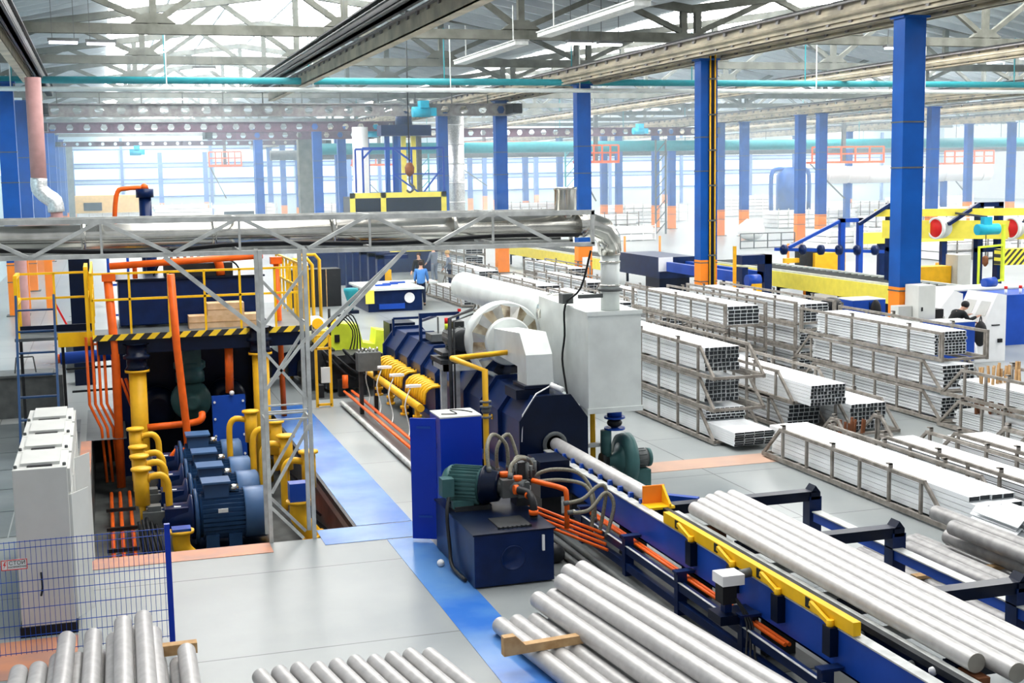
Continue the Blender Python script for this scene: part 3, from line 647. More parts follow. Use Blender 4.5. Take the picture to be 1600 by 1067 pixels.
# right floor bundle of billets
rb = [(9.25, 14.6, .1, 0), (9.47, 14.75, .1, 0), (9.75, 14.6, .1, 0), (10.0, 14.5, .1, 0), (10.3, 14.9, .1, 0), (10.55, 14.4, .1, 0), (10.8, 14.9, .1, 0), (9.5, 13.9, .34, 1), (9.7, 14.15, .34, 1), (10.3, 14.2, .34, 1), (10.15, 13.9, .55, 2), (10.38, 14.6, .55, 2), (10.75, 13.2, .5, 2)]
nm = ['bottom layer', 'second layer', 'top layer']; cnt = [0, 0, 0]
for x, y, z, lv in rb:
    billet((x+.1, y-6.2, z), (x, y, z), .1, 'stained aluminium billet on the floor right of the table, %s, %s from the left' % (nm[lv], ORD[cnt[lv]].replace('nearest', 'first')), 'billets in the right floor pile', m=ALUG); cnt[lv] += 1
for k, y in enumerate((13.2, 10.5)): one(MB().box(9.1, y-.06, .2, 10.9, y+.06, .24), 'timber_batten', WOOD, 'wooden batten between layers of the right floor pile, %s' % ('far one' if k == 0 else 'near one'), 'batten', 'battens in the right pile')
one(MB().tube([(10.5, 12.55, .66), (10.7, 12.7, .70), (10.95, 12.6, .72), (10.7, 12.45, .70), (10.9, 12.4, .74), (11.1, 12.5, .8)], .014, 6, 3), 'wire_tie', BLACK, 'loose black wire lying on the right billet pile', 'wire')
# ================================================================ HYDRAULIC TANK AND CABINET
t = T('hydraulic_tank', 'dark navy hydraulic oil tank standing on the floor in front of the blue cabinet', 'tank', (4.7, 16, 0))
MB().box(4.18, 15.2, .02, 5.22, 17.15, .68).build('tank_body', NAVY, t, bevel=.01)
MB().box(4.16, 15.18, .68, 5.24, 17.17, .70).build('lid', NAVYD, t)
MB().lathe([(.16, 0), (.16, .012), (.145, .014), (.145, .008), (.01, .008)], (4.68, 15.2, .36), (0, -1, 0), 32).build('inspection_cover', NAVY, t)
MB().box(5.06, 15.17, .42, 5.09, 15.2, .62).build('level_gauge', WHITE, t)
b = MB(); b.box(4.55, 15.35, .70, 4.98, 15.85, .715)
for k in range(8): b.box(4.53+.06*k, 15.33, .7, 4.55+.06*k, 15.36, .73)
b.build('hatch_plate', DARK, t)
t = T('pump_motor', 'grey green finned electric motor bolted on the dark navy oil tank', 'motor', (4.5, 16.3, .7))
ax = Vector((.8, -.6, 0)); c0 = Vector((4.3, 16.75, 1.0)); sd = Vector((.6, .8, 0))
b = MB(); b.cyl(c0, c0+ax*.48, .235, n=28)
for i in range(28):
    a = 2*pi*i/28; o = sd*cos(a)*.245+Vector((0, 0, 1))*sin(a)*.245
    b.bar(c0+ax*.04+o, c0+ax*.44+o, .012, .03)
b.build('finned_body', GREEN, t)
MB().lathe([(.1, -.08), (.2, -.07), (.25, 0), (.25, .05)], c0, ax, 28).build('fan_cowl', GREEN, t)
MB().lathe([(.27, 0), (.27, .03), (.23, .05), (.2, .2), (.13, .22)], c0+ax*.48, ax, 28).build('bell_housing', NAVYD, t)
MB().cb(c0+ax*.1+Vector((-.21, -.2, .02)), (.16, .2, .24)).build('terminal_box', GREEN, t)
b = MB(); b.box(4.25, 16.35, .7, 4.75, 16.8, .76); b.build('mounting_foot', DARK, t)
for k in range(2): MB().cb(c0+ax*(.24)+sd*(.2-.4*k)+Vector((0, 0, -.22)), (.28, .12, .1)).build('foot', GREEN, t)
t = T('hydraulic_pump', 'dark grey piston pump with orange fittings on the tank lid', 'pump', (4.85, 16.2, .7))
p0 = c0+ax*.70
b = MB(); b.cb(p0+Vector((.1, -.08, 0)), (.24, .22, .24)).cb(p0+Vector((.26, -.16, -.02)), (.16, .18, .2)).cyl(p0, p0+ax*.36, .11, n=14); b.build('pump_body', GREYD, t)
MB().cb(p0+Vector((.35, -.2, 0)), (.012, .06, .06)).build('rating_plate', WHITE, t)
for o in ((.06, .0, .13), (.2, -.16, .1)): MB().cyl(p0+Vector(o), p0+Vector(o)+Vector((0, 0, .06)), .06, n=12).build('orange_fitting', ORANGE, t)
b = MB(); b.tube([p0+Vector((.3, -.1, .02)), (5.0, 15.98, 1.02), (5.1, 15.85, 1.0), (5.12, 15.72, .9), (5.12, 15.7, .72)], .05, 12, 3); b.build('suction_pipe', BLACK, t)
for q in ((4.98, 16.0, 1.02), (5.12, 15.7, .78)): MB().lathe([(.062, -.03), (.062, .03)], q, 'z' if q[2] < .8 else 'x', 14).build('orange_clamp', ORANGE, t)
b = MB(); b.lathe([(.058, -.015), (.058, .015)], (5.1, 15.84, .98), (.3, -.7, -.3), 14); b.build('orange_band', ORANGE, t)
t = T('valve_manifold', 'black valve manifold block with stacked solenoids behind the pump', 'valve block', (5.3, 16.7, .7))
b = MB(); b.box(5.1, 16.35, .70, 5.3, 16.65, 1.05).box(5.14, 16.4, 1.05, 5.26, 16.5, 1.28).box(5.02, 16.42, 1.08, 5.38, 16.47, 1.16).box(5.02, 16.55, .95, 5.4, 16.6, 1.04); b.build('manifold_block', DARK, t)
for k in range(6): MB().cyl((5.05+.07*k, 16.4+.04*(k % 3), 1.05), (5.05+.07*k, 16.4+.04*(k % 3), 1.22+.05*(k % 2)), .025, n=8).build('solenoid', GREYD, t)
b = MB(); b.tube([(5.3, 16.3, 1.05), (5.45, 16.15, 1.02), (5.62, 16.0, .98), (5.66, 15.95, .9), (5.66, 15.95, .45)], .035, 10, 3); b.build('orange_elbow', ORANGE, t)
for k in range(3): MB().tube([(4.75+.1*k, 16.9, 1.05), (4.95+.1*k, 16.8, 1.02), (5.1, 16.7, 1.0)], .03, 8).build('orange_link', ORANGE, t)
hs = [[(4.72, 16.35, 1.2), (4.74, 16.5, 1.5), (4.9, 16.75, 1.62), (5.1, 16.8, 1.45), (5.12, 16.8, 1.1)],
      [(4.93, 16.1, 1.15), (4.98, 16.2, 1.3), (5.15, 16.35, 1.35), (5.3, 16.45, 1.3)],
      [(5.0, 16.9, 1.05), (5.0, 16.9, 1.4), (5.2, 17.0, 1.55), (5.3, 16.9, 1.2)],
      [(5.36, 16.5, 1.05), (5.6, 16.4, 1.15), (5.95, 16.3, 1.1), (6.1, 16.15, .85), (6.12, 16.1, .45)],
      [(5.38, 16.4, 1.0), (5.7, 16.3, 1.02), (6.0, 16.15, .95), (6.05, 16.0, .7), (6.0, 15.95, .35)],
      [(5.6, 15.9, .8), (5.85, 15.85, .85), (6.1, 15.9, 1.0), (6.2, 15.9, .9), (6.1, 15.9, .35)],
      [(5.62, 15.8, .7), (5.9, 15.75, .72), (6.15, 15.8, .92), (6.25, 15.75, .75), (6.12, 15.7, .35)],
      [(5.1, 16.5, 1.2), (5.2, 16.65, 1.3), (5.45, 16.9, 1.2), (5.6, 17.1, .95)]]
pos = ['tall arch over the motor', 'low arch over the tank lid', 'arch behind the motor', 'upper loop toward the conveyor', 'second loop toward the conveyor', 'short loop by the orange elbow', 'lowest loop by the orange elbow', 'loop behind the valve block']
for h, q in zip(hs, pos):
    t = T('hydraulic_hose', 'grey braided hydraulic hose, ' + q, 'hose', h[0], 'hydraulic hoses at the tank')
    MB().tube(h, .026, 10, 5).build('braided_hose', HOSE, t)
    for e, g in ((h[0], h[1]), (h[-1], h[-2])):
        d = (Vector(g)-Vector(e)).normalized(); MB().cyl(e, Vector(e)+d*.07, .032, n=10).build('hose_fitting', GREYD, t)
for k in range(4): one(MB().cyl((5.36, 16.75-.07*k, .62-.06*k), (6.08, 15.75-.07*k, .40-.06*k), .022, n=8), 'hydraulic_pipe', ORANGE, 'orange hydraulic pipe behind the tank toward the conveyor, %s' % ['topmost', 'second', 'third', 'lowest'][k], 'pipe', 'orange pipes behind the tank')
one(MB().lathe([(.001, 0), (.1, .02), (.13, .1), (.1, .2), (.001, .22)], (5.5, 15.85, .12), 'y', 18), 'accumulator', DARK, 'dark round accumulator beside the right side of the tank', 'accumulator')
t = T('cable_conduit_flexible', 'dark flexible conduit dropping from the motor terminal box down to the floor', 'conduit', (4.15, 16.4, 0))
MB().tube([(4.2, 16.45, .95), (4.12, 16.3, .7), (4.12, 16.2, .3), (4.1, 16.0, .08), (4.14, 15.5, .04)], .025, 8, 4).build('conduit', DARK, t)
MB().sph((4.02, 16.3, .05), .05).build('wrapped_end', WHITE, t)
t = T('control_cabinet', 'royal blue control cabinet with open door behind the oil tank', 'cabinet', (4.62, 17.7, 0))
MB().box(4.33, 17.4, .04, 4.93, 18.0, 1.76).build('cabinet_body', BLUEC, t, bevel=.008)
MB().box(4.33, 17.4, 1.76, 4.93, 18.0, 1.78).build('pale_top', CAB, t)
MB().box(4.35, 17.42, 0, 4.91, 17.98, .04).build('plinth', NAVYD, t)
d = MB(); d.bar((4.31, 17.42, .05), (4.31, 17.42, .06), .01); d = MB()
d.prism([(0, .04), (.37, .04), (.37, 1.76), (0, 1.76)], (3.95, 17.62, 0), (.46, .88, 0), (.88, -.46, 0), (0, 0, 1), .03); dd = d.build('open_door', BLUEC, t)
for z in (.35, 1.62): MB().prism([(0, 0), (.2, 0), (.2, .03), (0, .03)], (4.03, 17.565, z), (-.46, -.88, 0), (.88, -.46, 0), (0, 0, 1), .006).build('vent_slot', BLUE, dd)
for z in (.4, 1.3): MB().box(4.325, 17.6, z, 4.33, 17.75, z+.08).build('label_plate', BLUE, t)
b = MB(); b.tube([(4.4, 17.6, 1.79), (4.6, 17.5, 1.8), (4.55, 17.7, 1.82), (4.75, 17.8, 1.79), (4.85, 17.6, 1.79)], .008, 6, 3); one(b, 'loose_wire', BLACK, 'loose black wire coiled on top of the royal blue cabinet', 'wire')
# mid-line machine behind the tank: feeder drive
t = T('feed_drive', 'black feed drive gearbox between furnace end and tank', 'drive', (5.85, 17.9, 0))
MB().box(5.85, 17.6, .45, 6.3, 18.2, .98).build('cover_box', NAVYD, t); MB().cyl((5.55, 17.9, .85), (5.85, 17.9, .85), .14, n=20).build('drive_motor', GREYD, t)
MB().box(5.8, 17.5, 0, 6.3, 18.3, .1).build('base', DARK, t)
MB().box(5.9, 17.7, .1, 6.2, 18.1, .46).build('pedestal', DARK, t)
# ================================================================ TRESTLE with flue
t = T('pipe_trestle', 'pale grey lattice pipe bridge crossing the left half of the hall', 'pipe bridge', (2.3, 18.3, 0))
def zr(x): return 4.60-.012*(x-0)     # top rail
for yy, nm_ in ((18.3, 'front_truss'), (19.25, 'rear_truss')):
    b = MB(); b.bar((-6, yy, 4.62), (6.98, yy, 4.53), .05, .07).bar((-6, yy, 4.16), (6.98, yy, 4.06), .05, .06)
    b2 = MB()
    for k in range(-3, 4):
        x = -.02+1.81*k
        if x > 6.9: continue
        b.bar((x, yy, 4.12), (x, yy, 4.58), .03, .03)
        for s_ in (-1, 1):
            if x+s_*.905 < 6.9: b2.bar((x+s_*.04, yy-.02, 4.56), (x+s_*.88, yy-.02, 4.13), .035, .05)
    b.bar((6.95, yy, 4.06), (6.95, yy, 4.55), .05)
    b.build(nm_, TRELL, t); b2.build('diagonal_braces', TRELL, t)
for k in range(-3, 4):
    for z in (4.13, 4.57): MB().bar((-.02+1.81*k, 18.3, z), (-.02+1.81*k, 19.25, z), .035).build('cross_tie', TRELL, t)
for (x0, y0) in ((2.05, 18.25), (2.66, 18.25), (2.05, 18.75), (2.66, 18.75)):
    MB().bar((x0, y0, 0), (x0-.0, y0, 4.13), .055, .055).build('tower_leg', TRELL, t)
b = MB()
for yy, (xa, za, xb, zb) in ((18.75, (2.05, 3.75, 2.66, 3.05)), (18.25, (2.66, 3.84, 2.05, 3.07)), (18.25, (2.66, 2.9, 2.05, 2.17)), (18.25, (2.05, 2.73, 2.66, 1.98)), (18.22, (2.66, 1.68, 2.08, .72)), (18.7, (2.66, 1.75, 2.05, .75)), (18.22, (2.06, .52, 2.5, .03)), (18.7, (2.06, .6, 2.6, 0)), (18.75, (2.66, 2.9, 2.05, 2.0))):
    b.bar((xa, yy, za), (xb, yy, zb), .03, .04)
for yy in (18.25, 18.75):
    for z in (1.75, 1.87): b.bar((2.05, yy, z), (2.66, yy, z), .022, .022)
for z in (1.75, 3.1): b.bar((2.05, 18.25, z), (2.05, 18.75, z), .022).bar((2.66, 18.25, z), (2.66, 18.75, z), .022)
b.build('tower_lacing', TRELL, t)
MB().bar((.78, 18.27, 4.08), (2.02, 18.27, 3.0), .045, .06).build('left_knee_brace', TRELL, t)
b = MB(); b.bar((4.1, 18.27, 4.08), (2.7, 18.27, 2.7), .04, .05).bar((4.25, 18.75, 4.08), (2.7, 18.75, 2.75), .04, .05); b.build('right_knee_brace', TRELL, t)
t = T('flue_pipe', 'polished stainless flue pipe on the lattice bridge bending down to the sheet metal box', 'flue', (2, 19.05, 4.1))
MB().cyl((-6, 19.0, 4.38), (7.0, 19.0, 4.31), .17, n=28).build('horizontal_pipe', STAIN, t)
for x in (-4.2, -2.1, -.25, 1.5, 3.2, 5.0): MB().lathe([(.185, -.03), (.19, 0), (.185, .03)], (x, 19.0, 4.35), 'x', 28).build('pipe_clamp', STAIN, t)
el = [(6.95, 19.0, 4.31), (7.2, 19.05, 4.31), (7.42, 19.12, 4.24), (7.56, 19.2, 4.08), (7.6, 19.25, 3.88)]
MB().tube(el, .185, 24).build('segmented_elbow', STAIN, t)
MB().cyl((7.6, 19.25, 3.9), (7.6, 19.25, 2.96), .15, n=28).build('vertical_pipe', DUCT, t)
for z in (3.35, 3.72, 3.84): MB().lathe([(.165, -.015), (.17, 0), (.165, .015)], (7.6, 19.25, z), n=28).build('joint_ring', STAIN, t)
MB().lathe([(.2, -.02), (.2, .02)], (7.6, 19.25, 3.28), n=24).build('bracket_ring', GREYD, t)
b = MB(); b.lathe([(.1, -.1), (.17, .12), (.17, .42), (.18, .43), (.18, .47), (.1, .47)], (6.78, 19.0, 4.43), n=24); b.build('cap_stub', STAIN, t)
MB().box(7.06, 19.2, 3.16, 7.5, 19.26, 3.22).build('bracket_arm', GREYD, t)
for k, (z, y) in enumerate(((4.2, 18.6), (4.17, 18.75))):
    one(MB().tube([(-6, y, z), (-3, y, z-.03), (-1.5, y, z+.03), (.5, y, z-.05), (2, y, z+.02), (4, y, z-.04), (5.5, y, z+.02), (6.9, y, z)], .022, 6, 4), 'bridge_cable', BLACK, 'black cable sagging along the lattice bridge, %s' % ['front one', 'rear one'][k], 'cable', 'cables on the bridge')
b = MB(); b.cyl((-6, 19.35, 4.2), (6.8, 19.35, 4.1), .07, n=12); one(b, 'bridge_pipe', GREYD, 'thin dull pipe behind the stainless flue on the bridge', 'pipe')
# ================================================================ ELECTRICAL CABINETS
for k in range(4):
    y = 15.3+k*1.02
    t = T('switch_cabinet', 'light grey switch cabinet with slotted roof, %s of the row left of the pit' % ['front', 'second', 'third', 'rear'][k], 'cabinet', (-.8, y, 0), 'light grey switch cabinets')
    MB().box(-1.1, y, .12, -.52, y+1.0, 1.93).build('cabinet_body', CAB, t, bevel=.008)
    MB().box(-1.12, y-.01, 0, -.5, y+1.0, .12).build('plinth', BLACK, t)
    r = MB(); r.box(-1.02, y+.18, 1.93, -.6, y+.95, 1.965); r.build('raised_roof', CAB, t)
    MB().box(-.95, y+.1, 1.931, -.68, y+.17, 1.94).build('roof_slot', BLACK, t)
    for dx in (-1.07, -.55): MB().lathe([(.02, 0), (.02, .03), (.01, .035)], (dx, y+.1, 1.93), n=8).build('lifting_eye', GREYD, t)
    dz = MB(); dz.box(-.52, y+.04, .15, -.49, y+.96, 1.6).box(-.52, y+.04, 1.63, -.49, y+.96, 1.9); dr = dz.build('side_door', CAB, t)
    MB().box(-.49, y+.12, .95, -.45, y+.15, 1.12).build('handle', BLACK, dr)
    if k == 0: MB().tube([(-.86, 15.27, .75), (-.85, 15.2, .6), (-.87, 15.2, .5)], .012, 6, 3).build('cord', BLACK, t)
    if k in (0, 2):
        dz = MB(); dz.prism([(0, .16), (.5, .16), (.5, 1.6), (0, 1.6)], (-.49, y+.05, 0), (0, 1, 0), (.35, .6, 0), (0, 0, 1), .025); dz.build('ajar_door', CAB, t)
# mesh fence
t = T('mesh_fence', 'blue welded wire mesh fence panel with post at lower left', 'fence', (-.6, 14.4, 0))
b = MB(); b.box(.47, 14.37, 0, .53, 14.43, 1.4); b.build('post', BLUEC, t)
b = MB()
x = .45
while x > -2.2: b.bar((x, 14.4, .12), (x, 14.4, 1.36), .005, .005); x -= .052
b.build('vertical_wires', BLUE, t)
b = MB()
for z in (.14, .32, .44, .62, .8, .92, 1.1, 1.28, 1.35): b.bar((-2.3, 14.4, z), (.47, 14.4, z), .007, .007)
b.build('horizontal_wires', BLUE, t)
# warning sign with text
t = T('warning_sign', 'white warning sign with red frame and СТОЙ hanging on the mesh fence', 'sign', (-1.07, 14.38, 1.1))
X0, X1, Z0, Z1 = -1.2, -.94, 1.06, 1.172
MB().box(X0, 14.375, Z0, X1, 14.38, Z1).build('sign_plate', WHITE, t)
b = MB(); e = .008; b.box(X0, 14.372, Z0, X1, 14.375, Z0+e).box(X0, 14.372, Z1-e, X1, 14.375, Z1).box(X0, 14.372, Z0, X0+e, 14.375, Z1).box(X1-e, 14.372, Z0, X1, 14.375, Z1).box(X0+.06, 14.372, Z0, X0+.065, 14.375, Z1)
b.py([(X0+.04, Z1-.015), (X0+.018, Z0+.055), (X0+.034, Z0+.056), (X0+.022, Z0+.016), (X0+.05, Z0+.066), (X0+.036, Z0+.065), (X0+.05, Z1-.015)], 14.372, 14.375); b.build('red_frame', RED, t)
def text(s, size, loc, m, parent, name):
    cu = D.curves.new('txt', 'FONT'); cu.body = s; cu.size = size; cu.extrude = .001; cu.align_x = 'CENTER'
    ob = D.objects.new('txt', cu); COL.objects.link(ob); bpy.context.view_layer.update()
    me = D.meshes.new_from_object(ob.evaluated_get(bpy.context.evaluated_depsgraph_get())); D.objects.remove(ob)
    me.transform(Matrix.Rotation(pi/2, 4, 'X')); me.transform(Matrix.Translation(Vector(loc)-ORG[parent.name])); me.materials.clear(); me.materials.append(m)
    o = D.objects.new(name, me); COL.objects.link(o); o.parent = parent; ORG[o.name] = ORG[parent.name]; return o
text('СТОЙ', .058, (-1.04, 14.372, 1.115), BLACK, t, 'sign_word')
text('НАПРЯЖЕНИЕ', .026, (-1.04, 14.372, 1.083), BLACK, t, 'sign_small_word')
# ================================================================ BOTTOM BILLET PILES
def zz_(n): return ORD[n]
d1 = Vector((.12, -1, 0)).normalized()
# left pile, pointing at camera
lp_old = [(-1.05, 13.5, .1), (-.86, 13.55, .1), (-.64, 13.5, .1), (-.42, 13.9, .1), (-.2, 13.9, .1), (.0, 14.0, .1), (.22, 13.9, .1), (.44, 13.5, .1), (-.48, 13.75, .29), (-.28, 13.9, .29), (-.02, 13.9, .29), (.2, 13.8, .29), (-.4, 13.5, .47), (-.1, 13.45, .47), (.1, 13.6, .47), (.52, 13.55, .29)]
lp = [(-1.06, 13.93, .095), (-.87, 13.96, .095), (-.68, 14.15, .095), (-.48, 14.1, .095), (-.28, 14.15, .095), (-.08, 14.1, .095), (.12, 14.1, .095), (.32, 14.0, .095), (.52, 13.6, .095),
 (-.59, 14.3, .27), (-.32, 14.3, .27), (-.1, 14.1, .27), (.1, 14.2, .27), (.29, 14.15, .27), (.6, 13.48, .27), (-.01, 14.1, .44), (.2, 14.2, .44)]
cn = {}
for k, (x, y, z) in enumerate(lp):
    lv = 'bottom' if z < .2 else 'middle' if z < .4 else 'top'; q = cn.get(lv, 0); cn[lv] = q+1
    billet((x-.06, y-5.0, z), (x, y, z), .093, 'aluminium billet in the lower left pile, %s layer, %s from the left' % (lv, ORD[q].replace('nearest', 'first')), 'billets in the lower left pile')
one(MB().box(-1.3, 13.1, -.0+.0, .75, 13.2, .012), 'pile_batten', WOOD, 'thin wooden batten under the lower left billet pile', 'batten')
one(MB().box(.3, 13.62, .19, .72, 13.74, .3), 'timber_block', WOOD, 'pale timber block beside the right side of the lower left pile', 'timber block')
for k in range(10):
    x = 1.29+.196*k; billet((x+.7, 8.7, .09), (x, 13.0+.03*(k % 3), .09), .085, 'aluminium billet in the flat row at bottom centre, %s from the left' % ORD[k].replace('nearest', 'first'), 'billets in the bottom centre row')
# front right bundle: diagonal
dr = Vector((.105, -1, 0)).normalized()
fp_old = [(3.80, 13.15, .1), (4.02, 13.1, .1), (4.25, 13.05, .1), (4.47, 13.0, .1), (4.7, 12.9, .1), (4.9, 12.8, .1), (4.2, 13.2, .36), (4.42, 13.25, .36), (4.64, 13.1, .36), (4.86, 13.1, .36), (4.5, 13.35, .53), (4.7, 13.35, .53), (4.62, 13.35, .70)]
fp = [(4.02, 13.6, .1), (4.22, 13.62, .1), (4.43, 13.6, .1), (4.63, 13.5, .1), (4.83, 13.6, .1), (5.03, 13.7, .1), (5.23, 13.8, .1), (4.52, 13.76, .29), (4.72, 13.8, .29), (4.92, 13.8, .29), (5.12, 13.9, .29), (4.81, 13.76, .465), (5.01, 14.1, .465), (5.2, 14.15, .47)]
cn = {}
for x, y, z in fp:
    lv = {.1: 'bottom', .29: 'second', .465: 'top', .47: 'top'}[z]; k = cn.get(lv, 0); cn[lv] = k+1
    e = Vector((x, y, z))+dr*5.4; billet(tuple(e), (x, y, z), .098, 'aluminium billet in the stepped bundle beside the oil tank, %s layer, %s from the left' % (lv, ORD[k].replace('nearest', 'first')), 'billets in the stepped bundle')
b = MB(); b.prism([(-.1, 0), (-.1, .2), (.03, .2), (.14, .09), (1.25, .09), (1.25, 0)], (3.8, 12.5, .2), (0, -1, 0), (1, .1, 0), (0, 0, 1), .1); one(b, 'notched_timber', WOOD, 'long notched timber bearer between layers of the stepped billet bundle', 'timber bearer')
b = MB(); b.prism([(-.1, 0), (-.1, .2), (.03, .2), (.14, .09), (.4, .09), (.4, 0)], (3.5, 11.6, .0), (0, -1, 0), (1, .1, 0), (0, 0, 1), .1); one(b, 'notched_timber', WOOD, 'short notched timber end at the very bottom below the stepped bundle', 'timber bearer')
b = MB(); b.prism([(0, 0), (.3, 0), (.3, .3), (.2, .32), (.08, .14), (0, .12)], (5.35, 12.1, .1), (0, -1, 0), (1, 0, 0), (0, 0, 1), .12); one(b, 'timber_chock', WOOD, 'brown curved timber chock between stepped bundle and pipe frame', 'timber chock')
# ================================================================ PRESS AND PIT
t = T('extrusion_press', 'big navy press body behind the yellow-railed platform at the end of the pit', 'press', (1.7, 28.5, -1.2))
MB().box(.25, 28.2, 2.12, 3.2, 30.3, 3.05).build('oil_tank', NAVY, t, bevel=.02)
MB().box(.2, 28.15, 3.05, 3.25, 30.35, 3.09).build('tank_lid', NAVYD, t)
MB().box(.2, 27.6, 1.75, 3.4, 30.3, 2.05).build('crosshead', NAVYD, t)
for x in (.28, 3.12): MB().box(x-.12, 28.9, -1.2, x+.12, 29.4, 1.75).build('upright', NAVY, t)
MB().box(.2, 29.4, -1.2, 3.2, 30.2, 1.7).build('rear_frame', NAVYD, t)
b = MB(); b.lathe([(.36, .5), (.42, .35), (.42, .1), (.34, 0), (.2, -.03), (.16, -.2), (.1, -.22)], (1.62, 28.2, .45), 'y', 32); b.build('main_pump', GREEN, t)
b = MB(); b.lathe([(.3, 0), (.3, .2), (.26, .25), (.33, .3), (.33, .42), (.2, .5)], (1.62, 28.4, .85), 'z', 28); b.build('pump_dome', GREEN, t)
b = MB(); b.box(1.4, 28.1, 1.2, 1.85, 28.6, 1.65).lathe([(.1, 0), (.1, .04)], (1.62, 28.08, 1.45), 'y', 18); b.build('valve_block', GREEN, t)
b = MB(); b.lathe([(.36, .5), (.42, .35), (.42, .1), (.34, 0), (.2, -.03)], (.95, 28.6, .3), 'y', 28); b.build('left_pump', NAVYD, t)
b = MB(); b.lathe([(.36, .5), (.42, .35), (.42, .1), (.34, 0), (.2, -.03)], (2.4, 28.6, .4), 'y', 28); b.build('right_pump', NAVYD, t)
b = MB(); b.box(1.95, 27.0, -1.0, 2.62, 27.12, .72); hx = b.build('heat_exchanger', BLUE, t)
for x in (2.0, 2.57):
    for z in (-.5, -.1, .25, .6): MB().lathe([(.025, 0), (.025, -.03)], (x, 27.0, z), 'y', 8).build('bolt', WHITE, hx)
MB().sph((2.35, 26.95, .78), .05).build('gauge', WHITE, hx)
# top pipework
b = MB()
b.tube([(.1, 28.0, 3.38), (3.2, 28.0, 3.5)], .07, 12); b.tube([(.6, 28.15, 3.1), (.6, 28.15, 3.42)], .05, 10); b.tube([(2.1, 28.3, 3.5), (2.3, 28.3, 3.4), (2.35, 28.3, 3.1)], .09, 12, 3)
b.build('orange_header', ORANGE, t)
for k in range(8): MB().lathe([(.07, -.03), (.1, 0), (.07, .03)], (1.35+.14*k, 28.4, 3.5), 'x', 10).build('flange_stack', STAIN, t)
MB().box(1.2, 28.3, 3.09, 2.6, 29.0, 3.36).build('valve_bank', DARK, t)
b = MB()
for k in range(5): b.tube([(1.0+.3*k, 29, 3.1), (1.2+.3*k, 28.6, 3.45), (1.5+.3*k, 28.6, 3.3), (1.6+.3*k, 29, 3.1)], .02, 6, 3)
b.build('hoses', BLACK, t)
MB().cyl((1.0, 29.9, 3.09), (1.0, 29.9, 3.6), .12, n=20).build('ram_guide', NAVY, t)
t = T('blue_cylinder', 'dark blue vertical cylinder with flange and orange pipe rising above the lattice bridge', 'cylinder', (.98, 31.5, 3))
MB().cyl((.98, 31.5, 2), (.98, 31.5, 4.85), .14, n=20).build('cylinder_tube', NAVY, t); MB().lathe([(.2, 0), (.2, .2)], (.98, 31.5, 4.72), n=20).build('flange', NAVY, t)
MB().tube([(.98, 31.5, 4.95), (.55, 31.5, 4.93), (.38, 31.5, 4.85), (.3, 31.5, 4.4), (.24, 31.5, 3.4)], .055, 10, 3).build('orange_pipe', ORANGE, t); MB().lathe([(.1, 0), (.08, .08), (.03, .12)], (.98, 31.5, 4.92), n=10).build('top_fitting', ORANGE, t)
# yellow big pipes
for x, tp, lb in ((.52, 1.5, 'left'), (2.95, 1.72, 'right')):
    t = T('suction_column', 'thick yellow vertical suction pipe on the %s side under the platform' % lb, 'pipe', (x, 26.4, -1.2), 'thick yellow suction pipes')
    MB().cyl((x, 26.9, -1.1), (x, 26.9, tp-.15), .17, n=24).build('yellow_pipe', YELP, t); MB().lathe([(.24, 0), (.24, .05)], (x, 26.9, tp-.17), n=24).build('pipe_flange', YELP, t)
    MB().lathe([(.24, 0), (.2, .06), (.2, .2), (.26, .22), (.26, .28), (.2, .3), (.2, .5), (.26, .5)], (x, 26.9, tp-.11), n=24).build('valve_bellows', NAVYD, t)
# orange frame pipes
def opipe(pts, r, label, sub=0):
    t = T('hydraulic_pipe', label, 'pipe', tuple(pts[0]), 'orange press pipes'); MB().tube(pts, r, 12, sub).build('pipe_run', ORANGE, t); return t
opipe([(.1, 27.0, -1), (.12, 27.0, 1.6), (.05, 27.0, 3.3)], .085, 'thick orange vertical pipe at the left corner of the press')
MB().box(-.06, 26.9, 3.15, .2, 27.1, 3.3).build('corner_box', ORANGE, T('pipe_junction', 'orange square junction at the top left corner of the press', 'junction', (.05, 27, 3.1)))
opipe([(1.42, 26.2, -1), (1.38, 26.2, .3), (1.27, 26.2, 1.9), (1.22, 26.2, 3.3)], .075, 'thick orange vertical pipe in front of the press, left of centre')
opipe([(3.55, 28.2, 0), (3.53, 28.2, 1.6), (3.5, 28.2, 3.35)], .06, 'orange vertical pipe at the right corner of the press')
MB().box(3.38, 28.1, 3.3, 3.62, 28.3, 3.45).build('corner_box', ORANGE, T('pipe_junction', 'orange square junction at the top right corner of the press', 'junction', (3.5, 28.2, 3.3)))
opipe([(2.35, 27.2, 1.75), (2.33, 27.2, .75)], .085, 'short orange pipe standing above the blue heat exchanger')
opipe([(.65, 26.6, .25), (1.5, 26.6, .28), (1.7, 26.6, .35), (1.72, 26.7, .45)], .07, 'horizontal orange pipe bending up to the green pump', 3)
for k in range(4): opipe([(-.2-.0+.11*k-.22, 27.1, 2.05), (-.2+.11*k-.22, 27.1, .7), (.0+.11*k-.22, 27.1, .2), (.05+.11*k-.22, 27.1, -.9)], .028, 'thin orange pipe left of the thick corner pipe, %s from the left' % ORD[k].replace('nearest', 'first'))
for k in range(3): opipe([(.2+.09*k, 27.0, 1.2), (.35+.07*k, 27.1, .7), (.5, 27.3, .2-.2*k)], .03, 'short slanting orange pipe between corner pipe and yellow column, %s' % ['upper', 'middle', 'lower'][k])
for k, x in enumerate((-.1, .06, .24)): opipe([(x, 26.5, -1.0), (x, 22.0, -1.0), (x, 20.2, -1.0), (x+.15, 20.0, -1.0)], .035, 'orange pipe on the pit floor along its left side, %s from the left' % ORD[k].replace('nearest', 'first'))
